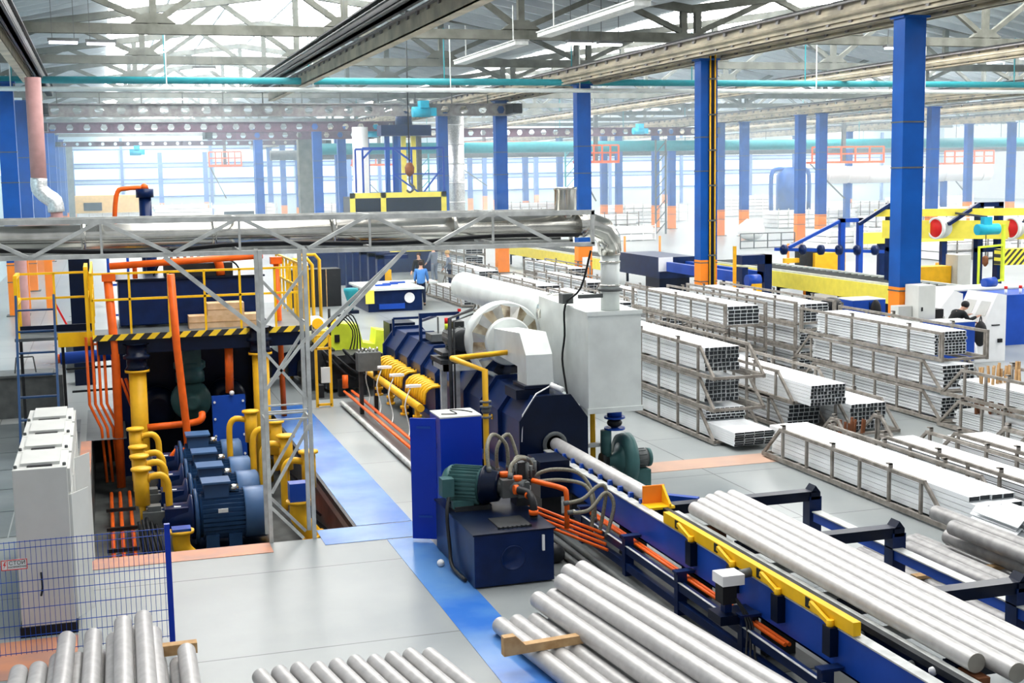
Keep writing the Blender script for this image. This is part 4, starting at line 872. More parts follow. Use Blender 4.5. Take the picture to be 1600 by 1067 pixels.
for k in range(2): opipe([(3.05+.12*k, 19.4, -.95+.1*k), (3.05+.12*k, 24.4, -.7)], .045, 'orange pipe on the pit floor at the right side, %s one' % ['left', 'right'][k])
for k in range(4): one(MB().box(-.2, 20.6+k*1.4, -.96, .32, 20.66+k*1.4, -.9), 'pipe_clip_bar', DARK, 'black clip bar across the orange pit pipes, %s from the front' % ORD[k], 'clip bar', 'clip bars in the pit')
opipe([(.9, 24.8, -.2), (1.1, 24.8, .1), (1.3, 24.8, .05), (1.45, 24.7, -.3)], .05, 'small orange arch between the strainers and the rear motor', 3)
one(MB().box(1.3, 24.5, -.45, 1.6, 24.8, -.12), 'orange_valve', ORANGE, 'small orange valve box beside the rear motors', 'valve')
# motors in the pit
def pit_motor(k, y, lab):
    t = T('pump_motor', lab, 'motor', (1.6, y, -.9), 'blue pump motors in the pit')
    x0, x1, zc = 1.15, 2.3, -.18
    b = MB(); b.cyl((x0+.08, y, zc), (x1-.35, y, zc), .34, n=30)
    for i in range(30):
        a = 2*pi*i/30; b.bar((x0+.12, y+.355*cos(a), zc+.355*sin(a)), (x1-.38, y+.355*cos(a), zc+.355*sin(a)), .014, .05)
    b.build('finned_body', STEELB, t)
    MB().lathe([(.40, 0), (.41, .02), (.41, .34), (.36, .38), (.1, .385)], (x1-.38, y, zc), 'x', 30).build('fan_shroud', mat('shroud_blue', (.06, .13, .27), .35), t)
    MB().lathe([(.44, 0), (.44, .05), (.36, .07)], (x0, y, zc), 'x', 30).build('front_flange', STEELB, t)
    b = MB(); b.lathe([(.16, -.5), (.2, -.42), (.24, -.1), (.36, -.06), (.36, 0)], (x0, y, zc), 'x', 24).box(x0-.45, y-.2, zc+.0, x0-.08, y+.2, zc+.2); b.build('bell_housing', NAVY, t)
    b = MB(); b.box(x0-.78, y-.16, zc-.16, x0-.45, y+.16, zc+.16).box(x0-.7, y-.1, zc+.1, x0-.5, y+.1, zc+.24); b.build('pump_head', GREYD, t)
    b = MB(); b.prism([(-.2, 0), (.2, 0), (.15, .22), (-.15, .22)], (x0+.16, y, zc+.32), (1, 0, 0), (0, 1, 0), (0, 0, 1), .38); b.build('terminal_box', STEELB, t)
    b = MB(); b.box(x0+.13, y-.22, zc+.54, x0+.57, y+.22, zc+.57); b.build('box_lid', mat('shroud_blue', (.06, .13, .27), .35), t)
    MB().cyl((x0+.54, y-.05, zc+.42), (x0+.7, y-.05, zc+.42), .065, n=12).build('cable_gland', STAIN, t)
    for q in (.15, .5): MB().box(x0+q, y-.36, -.66, x0+q+.2, y-.2, -.42).build('foot', STEELB, t)
    b = MB(); b.box(x0-.2, y-.42, -.72, x1, y+.42, -.64); b.build('skid', NAVYD, t)
    b = MB(); b.box(x0-.1, y-.3, -1.2, x0+.1, y+.3, -.72).box(x1-.3, y-.3, -1.2, x1-.1, y+.3, -.72); b.build('plinth', PIT, t)
    MB().box(x0+.35, y-.395, zc+.12, x0+.5, y-.375, zc+.18).build('rating_plate', WHITE, t)
    MB().box(x0-.3, y-.12, zc+.2, x0-.2, y-.02, zc+.21).build('pump_plate', WHITE, t)
for k, (y, lab) in enumerate(((20.85, 'nearest large blue finned motor in the pit'), (22.05, 'second blue motor in the pit'), (23.25, 'third blue motor in the pit with grey box lid'), (24.9, 'rearmost blue motor in the pit before the heat exchanger'))): pit_motor(k, y, lab)
def strainer(x, y, zt, lab, mir=1, grp=''):
    t = T('strainer_filter', lab, 'filter', (x, y, zt-1), grp)
    MB().cyl((x, y, zt-.55), (x, y, zt), .115, n=22).build('strainer_body', YELP, t)
    MB().lathe([(.155, 0), (.16, .02), (.155, .04), (.05, .045)], (x, y, zt), n=22).build('strainer_lid', YELP, t)
    MB().cyl((x, y, zt-.85), (x, y, zt-.55), .05, n=12).build('lower_pipe', YELP, t)
    MB().tube([(x+.08*mir, y, zt-.13), (x+.28*mir, y, zt-.1), (x+.38*mir, y, zt-.2), (x+.4*mir, y, zt-.4), (x+.4*mir, y, zt-.9)], .055, 12, 3).build('bent_pipe', YELP, t)
    for z in (zt-.5,): MB().lathe([(.075, 0), (.075, .03)], (x+.1*mir, y, zt-.13), 'x', 14).build('flange', YELP, t)
for k, (y, z) in enumerate(((20.9, .62), (21.9, .62), (22.7, .62), (24.4, .62))):
    strainer(.38, y, z, 'yellow strainer with bent pipe on the left side of the pit, %s' % ORD[k], 1, 'yellow strainers on the left of the pit')
for k, (x, y, z) in enumerate(((2.95, 20.6, .75), (2.75, 21.8, .8), (2.72, 22.9, .85), (2.45, 24.4, .8))):
    strainer(x, y, z, 'yellow strainer behind the lattice tower on the right side of the pit, %s' % ORD[k], -1, 'yellow strainers on the right of the pit')
for k, (x, y, z) in enumerate(((2.62, 19.5, .25), (.9, 19.9, -.15))):
    t = T('gate_valve', ['big yellow elbow with blue valve at the foot of the lattice tower', 'yellow flanged elbow under the nearest motor pump'][k], 'valve', (x, y, z-.8))
    MB().tube([(x, y, z), (x, y, z-.25), (x+.15, y, z-.45), (x+.3, y, z-.75), (x+.3, y, -1.2)], .13, 16, 3).build('yellow_elbow', YELP, t); MB().lathe([(.19, 0), (.19, .04)], (x, y, z-.02), n=20).build('flange', YELP, t)
    MB().box(x-.14, y-.12, z+.02, x+.14, y+.12, z+.3 if k == 0 else z+.06).build('blue_valve', BLUE, t); MB().lathe([(.19, 0), (.19, .04)], (x+.19, y, z-.55), (.5, 0, -1), 20).build('end_flange', YELP, t)
for k in range(5): one(MB().tube([(.3+.06*k, 20.5+.1*k, -.1), (.35+.07*k, 20.3, -.5), (.45+.1*k, 20.2, -.95)], .028, 8, 4), 'oil_hose', BLACK, 'black oil hose hanging below the nearest strainer, %s from the left' % ORD[k].replace('nearest', 'first'), 'hose', 'black hoses in the pit')
b = MB(); b.sph((.3, 19.2, -.95), .3, (1.3, .8, .7), 12); o = one(b, 'plastic_sheet', FOIL, 'crumpled translucent sheet in the front left corner of the pit', 'sheet')
for v in o.data.vertices: v.co += Vector((random.uniform(-.04, .04), random.uniform(-.04, .04), random.uniform(-.04, .04)))
for k in range(4): one(MB().bar((2.75+.0, 24.6-1.4*k, -.05), (3.3, 24.6-1.4*k, -.6), .04), 'pit_brace', DARK, 'dark angled brace in the open trench right of the tower, %s' % ORD[k], 'brace', 'braces in the trench')
MB().box(3.3, 18.7, -.1, 3.35, 27, 0).build('edge_angle', DARK, T('trench_edge', 'dark steel edge angle along the open trench beside the blue lane', 'edge', (3.3, 22, -.1)))
# platform
t = T('press_platform', 'platform with black and yellow hazard edge and yellow railings round the press', 'platform', (1.8, 27.2, 2))
MB().box(-.29, 26.9, 2.0, 4.0, 28.1, 2.08).build('deck', PLATE, t); MB().box(3.3, 28.1, 2.0, 4.0, 32.5, 2.08).build('side_deck', PLATE, t)
MB().box(-.29, 26.88, 1.98, 4.02, 26.9, 2.1).build('hazard_edge', HAZARD, t)
MB().box(-.2, 26.95, 1.7, 3.9, 27.05, 1.98).build('under_beam', NAVYD, t)
def rail(pts, z0, h, posts, parent, m=YEL, name='railing', r=.022, n_mid=1, w=None):
    b = MB()
    for p, q in zip(pts, pts[1:]):
        for k in range(n_mid+1): b.bar((*p, z0+h*(1-.42*k)), (*q, z0+h*(1-.42*k)), r*2, r*2)
    for x, y in posts: b.bar((x, y, z0), (x, y, z0+h), r*2, r*2)
    return b.build(name, m, parent)
rail([(-.27, 26.93), (3.98, 26.93)], 2.08, 1.22, [(-.27, 26.93), (.45, 26.93), (1.2, 26.93), (1.9, 26.93), (2.6, 26.93), (3.3, 26.93), (3.98, 26.93)], t, name='front_railing')
rail([(3.98, 26.93), (3.98, 32.5)], 2.08, 1.22, [(3.98, 27.2+.6*k) for k in range(9)], t, name='side_railing')
rail([(-.27, 26.93), (-.27, 31)], 2.08, 1.22, [(-.27, 28.2), (-.27, 29.5), (-.27, 31)], t, name='left_railing')
t = T('access_landing', 'orange-edged landing with yellow railing and blue steel ladder left of the press', 'landing', (-1, 27.5, 2))
MB().box(-1.75, 27.3, 2.0, -.3, 28.4, 2.06).build('landing_deck', PLATE, t); MB().box(-.95, 27.26, 1.86, -.3, 27.3, 2.14).build('orange_fascia', YEL, t)
MB().box(-1.75, 28.3, 2.06, -.3, 28.36, 2.2).build('toe_board', NAVYD, t)
rail([(-1.68, 28.35), (-.32, 28.35)], 2.06, 1.2, [(-1.68, 28.35), (-1.0, 28.35), (-.32, 28.35)], t, name='rear_railing'); rail([(-1.68, 27.35), (-1.68, 28.35)], 2.06, 1.2, [(-1.68, 27.35)], t, name='left_railing', r=.035); rail([(-.36, 27.0), (-.36, 28.35)], 2.06, 1.35, [(-.36, 27.0), (-.36, 28.35)], t, name='right_railing', r=.035)
MB().box(-.4, 27.3, 2.06, -.34, 28.35, 3.3).build('yellow_side_plate', YEL, t) if False else None
for x in (-1.68, -.98): MB().bar((x, 27.25, 2.9), (x+.02, 25.6, 0), .045, .09).build('ladder_stringer', STEELB, t)
for k in range(7): MB().bar((-1.68, 25.75+.26*k, .27+.29*k*1.35), (-.98, 25.75+.26*k, .27+.29*k*1.35), .12, .03).build('tread', STEELB, t)
for x, y in ((-1.7, 28.3), (-.9, 28.3)): MB().bar((x, y, 0), (x, y, 2), .06).build('support_leg', DARK, t)
for k, (x0, x1, z, lb) in enumerate(((1.6, 3.0, 2.08, 'long pale wooden crate lying on the press platform'), (1.98, 2.72, 2.33, 'short pale wooden crate on top of the long one'))):
    b = MB(); b.box(x0, 27.45, z, x1, 27.9, z+.25); 
    t = T('wooden_crate', lb, 'crate', (x0, 27.5, z), 'crates on the press platform'); b.build('crate_body', WOODL, t)
    MB().box(x0-.005, 27.44, z+.12, x1+.005, 27.45, z+.125).build('board_seam', WOOD, t)
# blue pipe & things behind ladder
t = T('transfer_cylinder', 'long horizontal blue cylinder with orange cap running left of the press', 'cylinder', (-.5, 29, 1.3))
MB().cyl((-1.0, 29.5, 1.35), (.6, 29.5, 1.4), .13, n=20).build('blue_tube', BLUE, t); MB().cyl((-1.1, 29.5, 1.35), (-1.0, 29.5, 1.35), .1, n=16).build('orange_cap', ORANGE, t)
for k in range(3): MB().cyl((-1.0+.1*k, 29.6, 1.6-.5*k), (.6, 29.6, 1.62-.5*k), .025, n=8).build('side_pipe', ORANGE if k == 0 else DARK, t)
b = MB(); b.box(-3.6, 30.2, 0, -1.0, 31.2, .9); b.box(-3.5, 30.15, .9, -1.2, 31.1, .95)
one(b, 'scrap_bin', GREYD, 'large dull grey metal bin on the floor far left beside the ladder', 'bin')
b = MB(); b.bar((-2.0, 30.5, .9), (-1.95, 30.5, 1.3), .03).bar((-1.95, 30.5, 1.3), (-1.6, 30.5, 1.3), .03).bar((-1.6, 30.5, 1.3), (-1.55, 30.5, .9), .03); one(b, 'bin_handle', GREYD, 'bent handle standing on the grey bin far left', 'handle')
b = MB(); b.box(-.85, 34.5, 0, -.35, 35.2, 3.5); one(b, 'press_column', NAVYD, 'dark navy vertical press column behind the yellow railing', 'column')
b = MB()
for k in range(2): b.bar((.1+.5*k, 36, 0), (.1+.5*k, 36, 3.4), .07)
for k in range(4): b.bar((.1, 36, .8+.8*k), (.6, 36, .8+.8*k), .05)
one(b, 'blue_ladder_frame', BLUE, 'blue ladder frame seen between press and dark column', 'ladder')
t = T('guillotine_table', 'small dark machine with a red lever left of the dark press column', 'machine', (-.9, 38, 0)); MB().box(-1.1, 37, 0, -.6, 40, 1.1).build('table_body', GREYD, t); MB().bar((-.9, 36.9, 1.0), (-1.3, 36.9, 1.9), .05).build('red_lever', RED, t)
b = MB(); 
for k in range(2): b.box(-3.2+.9*k, 56, 0, -2.9+.9*k, 56.3, 3.4)
b.box(-3.2, 56, 3.2, -2.0, 56.3, 3.6); one(b, 'orange_gantry', ORANGEC, 'orange portal frame in the distance behind the landing railing', 'gantry')
# press mid part beyond tower: container, lime guard, black machinery
t = T('press_container', 'grey cylindrical press container with hazard stripes right of the lattice tower', 'press container', (4.3, 34, 0))
b = MB(); b.lathe([(.12, -.02), (.12, 0), (.36, 0), (.38, .05), (.38, 1.6), (.3, 1.7)], (4.0, 32.0, 1.25), (.9, 1, 0), 30); b.build('steel_barrel', DUCT, t)
MB().box(3.6, 32.6, .2, 5.6, 34.5, .95).build('frame_bed', NAVY, t); MB().box(5.5, 33.2, .4, 5.56, 34.6, 1.3).build('hazard_guard', HAZARD, t)
b = MB(); b.box(4.8, 31.7, .95, 5.14, 32.2, 1.4); b.build('striped_plate', HAZARD, t)
for k in range(5): MB().cyl((3.7+.4*k, 32.2, .3), (3.9+.4*k, 33.4, .95), .09, n=12).build('small_cylinder', DARK, t)
for k in range(4): MB().lathe([(.14, 0), (.14, .1)], (4.3+.35*k, 32.4, 1.5), 'y', 14).build('yellow_coupling', YELP, t)
t = T('billet_shear', 'lime green shear housing with black hoses at the far end of the furnace', 'shear', (6.3, 32, 0))
b = MB(); b.prism([(0, .35), (.8, .3), (1.5, .4), (1.5, 1.3), (1.2, 1.35), (1.15, 1.0), (.85, 1.05), (.75, 1.5), (.25, 1.55), (0, 1.3)], (5.15, 31.8, 0), (0, 1, 0), (1, 0, 0), (0, 0, 1), .7); b.build('lime_housing', LIME, t)
MB().box(7.1, 30.3, .8, 7.9, 31.0, 1.9).build('navy_block', NAVYD, t) if False else MB().box(6.2, 29.5, .7, 6.8, 30.2, 1.75).build('navy_block', NAVYD, t)
b = MB(); b.box(4.9, 30.8, .1, 7.2, 32.2, .75).box(5.0, 30.4, .75, 6.2, 31.4, .95).box(4.6, 31.2, .3, 5.2, 33, 1.0); b.build('machine_bed', DARK, t)
MB().box(5.3, 31.75, 1.1, 5.42, 31.8, 1.28).build('black_window', BLACK, t)
for k in range(9):
    x = 4.9+.25*k; MB().tube([(x, 30.6, .7+.1*(k % 3)), (x-.15, 30.2, 1.1-.1*(k % 2)), (x+.3, 30.0, .6), (x+.6, 30.3, .4+.1*(k % 4))], .03, 6, 4).build('black_hose', BLACK, t)
for k in range(4): MB().tube([(5.0+.12*k, 31.7, 1.5), (5.3+.12*k, 31.5, 1.8), (5.7+.05*k, 31.5, 1.4), (5.6+.1*k, 31.6, .8)], .018, 6, 4).build('thin_hose', DARK, t)
for k in range(4): MB().box(4.6+.5*k, 30.2, 0, 4.75+.5*k, 30.4, .3+.1*k).build('bed_foot', BLACK, t)
MB().cyl((5.2, 29.9, .25), (5.2, 29.9, .55), .07, n=10).build('orange_filter', ORANGE, t)
t = T('terminal_stand', 'small dark terminal box on two legs at the left of the furnace end', 'stand', (5.3, 27.8, 0))
for x in (5.18, 5.5): MB().box(x-.04, 27.75, 0, x+.04, 27.85, 1.0).build('leg', DARK, t); 
MB().box(5.1, 27.65, .95, 5.6, 27.95, 1.35).build('terminal_box', GREYD, t)
for k in range(6): MB().cyl((5.15+.08*k, 27.8, 1.35), (5.15+.08*k, 27.8, 1.42+.03*(k % 2)), .025, n=8).build('connector', STAIN, t)
t = T('service_gate', 'narrow yellow gate frame with black post standing on the lane behind the tower', 'gate', (4.55, 29.0, 0))
b = MB()
for x in (4.4, 4.72): b.box(x-.03, 28.97, 0, x+.03, 29.03, 1.6)
for z in (.03, 1.3, 1.58): b.box(4.4, 28.97, z, 4.72, 29.03, z+.05)
b.build('yellow_frame', YELP, t); MB().box(4.5, 28.95, .55, 4.7, 29.0, .9).build('grey_box', CAB, t); MB().cyl((4.74, 29.05, 1.6), (4.74, 29.05, 2.2), .03, n=8).build('black_post', BLACK, t)
for k, (x, y) in enumerate(((4.45, 33.5), (4.95, 35.5))):
    b = MB(); b.tube([(x, y, 0), (x, y, 2.9), (x+.15, y, 3.05), (x+.5, y, 3.05), (x+.62, y, 2.9), (x+.62, y, .2)], .045, 8); one(b, 'guard_hoop', YELP, 'tall yellow guard hoop behind the lattice tower, %s one' % ['left', 'right'][k], 'guard hoop', 'yellow guard hoops')
# ================================================================ PROFILE RACKS
STUFF = MB(); NPROF = [0]
def channel(w, h, L, th=.006):
    """open aluminium channel section running along +y, open to the left/right"""
    m = MB(); m.prism([(0, 0), (w, 0), (w, th), (th, th), (th, h-th), (w, h-th), (w, h), (0, h)], (0, 0, 0), (0, 1, 0), (1, 0, 0), (0, 0, 1), L); return m
PMESH = {}
def profile_obj(w, h, L, loc, label, group):
    k = (round(w, 3), round(h, 3), round(L, 2))
    if k not in PMESH:
        m = MB(); th = .0035
        for (a, b_, c, d) in ((0, 0, w, th), (0, h-th, w, h), (0, th, th, h-th), (w-th, th, w, h-th)): m.box(a, 0, b_, c, L, d)
        m.box(th, .02, th, w-th, .03, h-th)  # dark plug behind the open end, painting the depth as shade
        bmesh.ops.recalc_face_normals(m.b, faces=m.b.faces); me = D.meshes.new('aluminium_profile'); m.b.to_mesh(me); m.b.free(); me.materials.append(PROF); me.materials.append(PROF_SHADE)
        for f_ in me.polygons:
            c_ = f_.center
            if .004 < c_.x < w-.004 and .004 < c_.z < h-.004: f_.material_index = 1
            if f_.normal.y < -.9: f_.material_index = 1  # cut ends take the same painted shade
        PMESH[k] = me
    o = D.objects.new('aluminium_profile', PMESH[k]); COL.objects.link(o); o.location = loc
    tag(o, label, 'profile', group); NPROF[0] += 1; return o
CORE = MB()  # dark blocks that paint the shade inside and between stacked profiles
def fill_stuff(x0, x1, y0, y1, z0, z1, nx, nz, jag=.12):
    w = (x1-x0)/nx; h = (z1-z0)/nz
    for j in range(nz):
        ins = .012*(j % 2); ya = y0+random.uniform(-jag, jag)*.25; yb = y1+random.uniform(-jag, jag)*.5; z = z0+j*h
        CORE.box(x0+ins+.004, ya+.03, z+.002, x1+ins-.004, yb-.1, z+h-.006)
        for zz in (z, z+h*.92): STUFF.box(x0+ins, ya, zz, x1+ins, yb, zz+h*.05)
        for xx in (x0+ins, x1+ins-.004): STUFF.box(xx, ya, z+h*.16, xx+.004, yb, z+h*.78)
        for i in range(1, nx): STUFF.box(x0+i*w+ins, ya+random.uniform(0, .02), z, x0+i*w+ins+.004, ya+.12, z+h*.95)
def rack(x0, x1, y0, y1, z0, label, kind='trap', h=.58, n=6, cat='rack'):
    t = T('storage_rack', label, cat, ((x0+x1)/2, y0, z0), 'stacking profile racks')
    g = .62 if kind == 'trap' else 0; s_ = .055
    for x, nm_ in ((x0, 'side_frame'), (x1, 'side_frame')):
        b = MB(); b.bar((x, y0, z0+.05), (x, y1, z0+.05), s_, .07); b.bar((x, y0+g, z0+h), (x, y1-g, z0+h), s_, s_)
        b.bar((x, y0+.02, z0+.05), (x, y0+g+.02, z0+h), .045, .05); b.bar((x, y1-.02, z0+.05), (x, y1-g-.02, z0+h), .045, .05)
        for k in range(n): 
            y = y0+g+.1+(y1-y0-2*g-.2)*k/(n-1); b.bar((x, y, z0+.05), (x, y, z0+h), .04, .05)
            if k % 2 == 1: b.box(x-.03, y-.05, z0+h, x+.03, y-.02, z0+h+.1).box(x-.03, y-.05, z0+h+.08, x+.03, y+.05, z0+h+.1)
        b.build(nm_, RACK, t)
    b = MB()
    for k in range(n):
        y = y0+.03+(y1-y0-.06)*k/(n-1); MB().bar((x0, y, z0+.05), (x1, y, z0+.05), .06, .05).build('cross_member', RACK, t)
    return t
IND = []
def load(x0, x1, y0, y1, z0, z1, nx, nz, ind=None, jag=.15):
    a, b = x0+.05, x1-.05
    if ind:
        w = (b-a)/nx; h = (z1-z0)/nz
        for j in range(nz):
            off = random.uniform(-jag, jag)
            for i in range(nx): profile_obj(w*.985, h*.9, y1-y0, (a+i*w, y0+off*.4+random.uniform(-.02, .02), z0+j*h), ind[0], ind[1])
    else: fill_stuff(a, b, y0, y1, z0, z1, nx, nz, jag)
# A: pile of three, nearest the aisle
for k, nm_ in enumerate(('bottom', 'middle', 'top')):
    z = .02+.6*k; rack(10.72, 11.75, 21.9, 28.0, z, 'weathered steel rack right of the sheet metal box, %s of the pile of three' % nm_)
    y0 = 21.35 if k == 0 else 22.55
    if k == 0: 
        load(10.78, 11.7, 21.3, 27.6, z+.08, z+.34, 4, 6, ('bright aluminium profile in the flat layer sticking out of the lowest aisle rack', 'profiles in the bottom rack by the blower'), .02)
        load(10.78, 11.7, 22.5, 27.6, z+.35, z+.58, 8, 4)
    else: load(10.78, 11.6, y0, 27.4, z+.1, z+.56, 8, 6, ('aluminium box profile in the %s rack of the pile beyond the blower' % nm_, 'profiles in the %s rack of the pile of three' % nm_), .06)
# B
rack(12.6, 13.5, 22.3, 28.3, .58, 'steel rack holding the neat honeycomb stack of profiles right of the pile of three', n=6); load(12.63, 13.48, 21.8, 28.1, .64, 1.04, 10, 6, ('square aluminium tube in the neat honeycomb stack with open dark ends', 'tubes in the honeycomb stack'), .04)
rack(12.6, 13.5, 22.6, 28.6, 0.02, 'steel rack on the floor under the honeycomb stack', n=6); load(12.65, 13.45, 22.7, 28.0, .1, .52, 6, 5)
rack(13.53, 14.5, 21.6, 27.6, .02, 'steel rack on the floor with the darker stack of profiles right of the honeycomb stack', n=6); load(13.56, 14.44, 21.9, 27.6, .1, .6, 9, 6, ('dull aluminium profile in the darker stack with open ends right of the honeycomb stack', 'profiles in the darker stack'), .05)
# C near rack
rack(11.14, 12.1, 15.3, 20.8, .02, 'long pale steel rack on the floor nearest the camera, holding wide white profiles', n=6); load(11.2, 12.05, 15.0, 20.7, .1, .58, 4, 6, ('wide white aluminium profile in the nearest long rack', 'wide profiles in the nearest rack'), .35)
for k in range(7):
    b = MB(); b.prism([(0, 0), (.1, .1), (.2, 0), (.3, .1), (.4, 0), (.5, .1), (.6, 0), (.6, .012), (.5, .112), (.4, .012), (.3, .112), (.2, .012), (.1, .112), (0, .012)], (11.18+.03*(k % 2), 13.95+.04*(k % 3), .03+.065*k), (0, 1, 0), (1, 0, 0), (0, 0, 1), .95)
    one(b, 'angle_profile', PROF, 'angle-shaped profile with zigzag end on the nearest rack, %s layer from the bottom' % ORD[k].replace('nearest', 'first'), 'profile', 'angle profiles')
# K
rack(12.45, 13.35, 14.5, 19.7, .02, 'steel rack right behind the nearest long rack, topped with white profiles', n=6); load(12.5, 13.3, 14.6, 19.4, .1, .5, 6, 4)
rack(13.7, 14.7, 14.2, 19.4, .02, 'third steel rack from the aisle at the right edge, topped with white profiles', n=6); load(13.75, 14.65, 14.3, 19.2, .1, .5, 6, 4)
rack(12.5, 13.4, 19.9, 21.4, .02, 'short steel rack holding a bundle of wooden sticks behind the nearest racks', n=3)
# D/G/H pile
rack(15.8, 16.85, 22.1, 27.7, 1.25, 'rectangular steel rack on top of the pile in front of the big near column', 'rect'); load(15.9, 16.75, 22.6, 27.2, 1.33, 1.8, 9, 8, None, .1)
rack(15.8, 16.85, 22.1, 27.9, .63, 'rusty-edged steel rack in the middle of the pile in front of the big near column'); load(15.9, 16.75, 22.3, 27.4, .71, 1.15, 7, 6, None, .2)
rack(15.8, 16.85, 22.1, 27.7, .02, 'steel rack at the bottom of the pile in front of the big near column'); load(15.9, 16.75, 22.3, 27.4, .1, .5, 7, 6, None, .2)
# I/J pile
rack(15.72, 16.8, 17.4, 22.0, .63, 'upper steel rack with wooden sticks at the right edge'); load(15.8, 16.75, 17.6, 21.6, .71, 1.0, 5, 7, None, .2)
rack(15.65, 16.75, 17.4, 22.0, .02, 'lower steel rack with wooden sticks at the right edge'); load(15.7, 16.7, 17.5, 21.6, .1, .42, 5, 7, None, .2)
rack(14.78, 15.5, 15.0, 19.5, .02, 'steel rack with brown boards in front of the lower stick rack'); load(14.83, 15.45, 15, 19.3, .1, .25, 4, 3, None, .1)
def sticks(x, y, z, n, dx, lab, grp, h=.35, m=WOOD):
    for k in range(n):
        hh = h*random.uniform(.65, 1.05); b = MB(); xx = x+dx*k+random.uniform(-.01, .01); yy = y+random.uniform(-.15, .15)
        b.bar((xx, yy, z), (xx+random.uniform(-.03, .03), yy, z+hh), .03, .05); one(b, 'wooden_stick', m, lab, 'stick', grp)
sticks(15.85, 20.9, 1.0, 16, .055, 'upright wooden stick in the upper bundle at the right edge', 'sticks in the upper right bundle', .38)
sticks(15.75, 20.9, .42, 14, .06, 'brown wooden stick in the lower bundle at the right edge', 'sticks in the lower right bundle', .28, RUST)
sticks(12.5, 20.9, .25, 14, .06, 'wooden stick in the short bundle behind the nearest long rack', 'sticks behind the nearest rack', .3, RUST)
# E, F piles
for k in range(3): rack(14.5, 15.6, 29.0, 35.0, .02+.62*k, 'straight-ended steel rack left of the two dark tall piles, %s of three' % ['bottom', 'middle', 'top'][k], 'rect', n=7); load(14.55, 15.5, 29.1, 34.9, .1+.62*k, .55+.62*k, 5, 5, None, .1) if k != 1 else None
for k in range(3): rack(16.5, 17.6, 29.1, 35.6, .02+.6*k, 'straight-ended steel rack in the pile before the orange column foot, %s of three' % ['bottom', 'middle', 'top'][k], 'rect', n=7); load(16.6, 17.5, 29.2, 35.5, .1+.6*k, .55+.6*k, 5, 6, None, .1)
# further rows toward the back left
far = [(11.9, 36.2, 2), (13.2, 49, 1), (10.7, 29.4, 2), (13.2, 41.5, 2), (12.6, 30.0, 1), (14.6, 37.5, 2), (14.7, 44.5, 2), (16.7, 38.0, 2), (16.8, 45.0, 2), (18.6, 34.5, 1), (18.6, 52, 2), (14.8, 52.5, 2), (16.8, 61.8, 3)]
for i, (x, y, n) in enumerate(far):
    for k in range(n):
        rack(x, x+1.05, y, y+6, .02+.6*k, 'pale profile rack in the rows behind the furnace, %s by distance, %s layer' % (ORD[sorted(far, key=lambda q: q[1]).index((x, y, n))], ['lowest', 'second', 'third'][k]), 'trap' if i % 2 else 'rect', n=5)
        load(x+.05, x+1.0, y+.1, y+5.9, .1+.6*k, .52+.6*k, 3, 4, None, .1)
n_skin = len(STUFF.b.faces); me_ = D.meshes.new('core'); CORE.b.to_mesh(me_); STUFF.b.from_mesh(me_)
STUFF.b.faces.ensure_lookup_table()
for f_ in STUFF.b.faces[n_skin:]: f_.material_index = 1  # core faces get the painted shade colour
o = STUFF.build('aluminium_profiles', PROF); o.data.materials.append(PROF_SHADE); tag(o, 'remaining white aluminium profiles stacked in the racks', 'profiles', None, 'stuff')
# ================================================================ BACKGROUND MACHINES (left-centre)
t = T('saw_table', 'blue saw table with yellow corner and grey top beside the men', 'machine', (10.3, 49, 0))
MB().box(9.5, 49.0, 0, 11.6, 52, .8).build('blue_body', NAVY, t); MB().box(9.4, 48.8, .82, 11.65, 52.5, .9).build('table_top', DUCT, t); MB().box(11.65, 51.2, .82, 12.8, 52.5, .9).build('table_wing', DUCT, t); MB().box(9.35, 48.7, .35, 9.68, 48.78, .85).build('yellow_corner', YELL, t)
b = MB(); b.lathe([(.2, 0), (.2, .05), (.04, .05)], (11.1, 48.95, .5), 'y', 20); b.build('hand_wheel', WHITE, t); MB().box(9.9, 48.9, .1, 10.9, 49.0, .3).build('tray', BLUE, t)
for k in range(3): MB().box(10.0+.4*k, 50+.5*k, .9, 10.6+.4*k, 50.15+.5*k, .96).build('stop_block', BLUE, t)
for k in range(6):
    t = T('portal_frame', 'dark blue portal frame of the stretcher line, %s' % ORD[k], 'portal frame', (10.9, 53+1.8*k, 0), 'blue portal frames')
    y = 53+1.8*k; x = 10.7; b = MB(); b.box(x, y, 0, x+.3, y+.4, 1.9).box(x, y, 1.75, x+1.3, y+.4, 1.9); b.build('frame', NAVY, t); MB().box(x+.3, y+.1, .6, x+.6, y+.4, 1.3).build('yellow_roller', YELP, t)
b = MB(); b.box(10.6, 50.5, .9, 12.0, 50.7, 1.0); 
t = T('press_tool_box', 'black cable chest on the floor right of the yellow hoops', 'chest', (8.2, 52, 0)); MB().box(7.0, 52, 0, 9.0, 53, 1.5).build('chest_body', BLACK, t); MB().box(8.4, 51.98, 0, 8.43, 52, 1.5).build('strap', WOOD, t)
t = T('blue_cone', 'teal conical hopper in front of the portal frames', 'hopper', (8.85, 49, 0)); MB().lathe([(.05, .1), (.28, .85), (.28, .95)], (8.85, 49, 0), n=16).build('cone', TEAL, t); MB().box(8.6, 48.8, 0, 9.1, 49.2, .12).build('foot', NAVYD, t)
one(MB().box(8.3, 60, 0, 8.9, 62.8, 2.3), 'white_cabinet', WHITE, 'white cabinet block left of the blue portal frames', 'cabinet')
one(MB().box(9.0, 63, 0, 10.8, 64, 2.4), 'blue_cabinet', NAVY, 'dark blue cabinet beside the white one far behind the tower', 'cabinet')
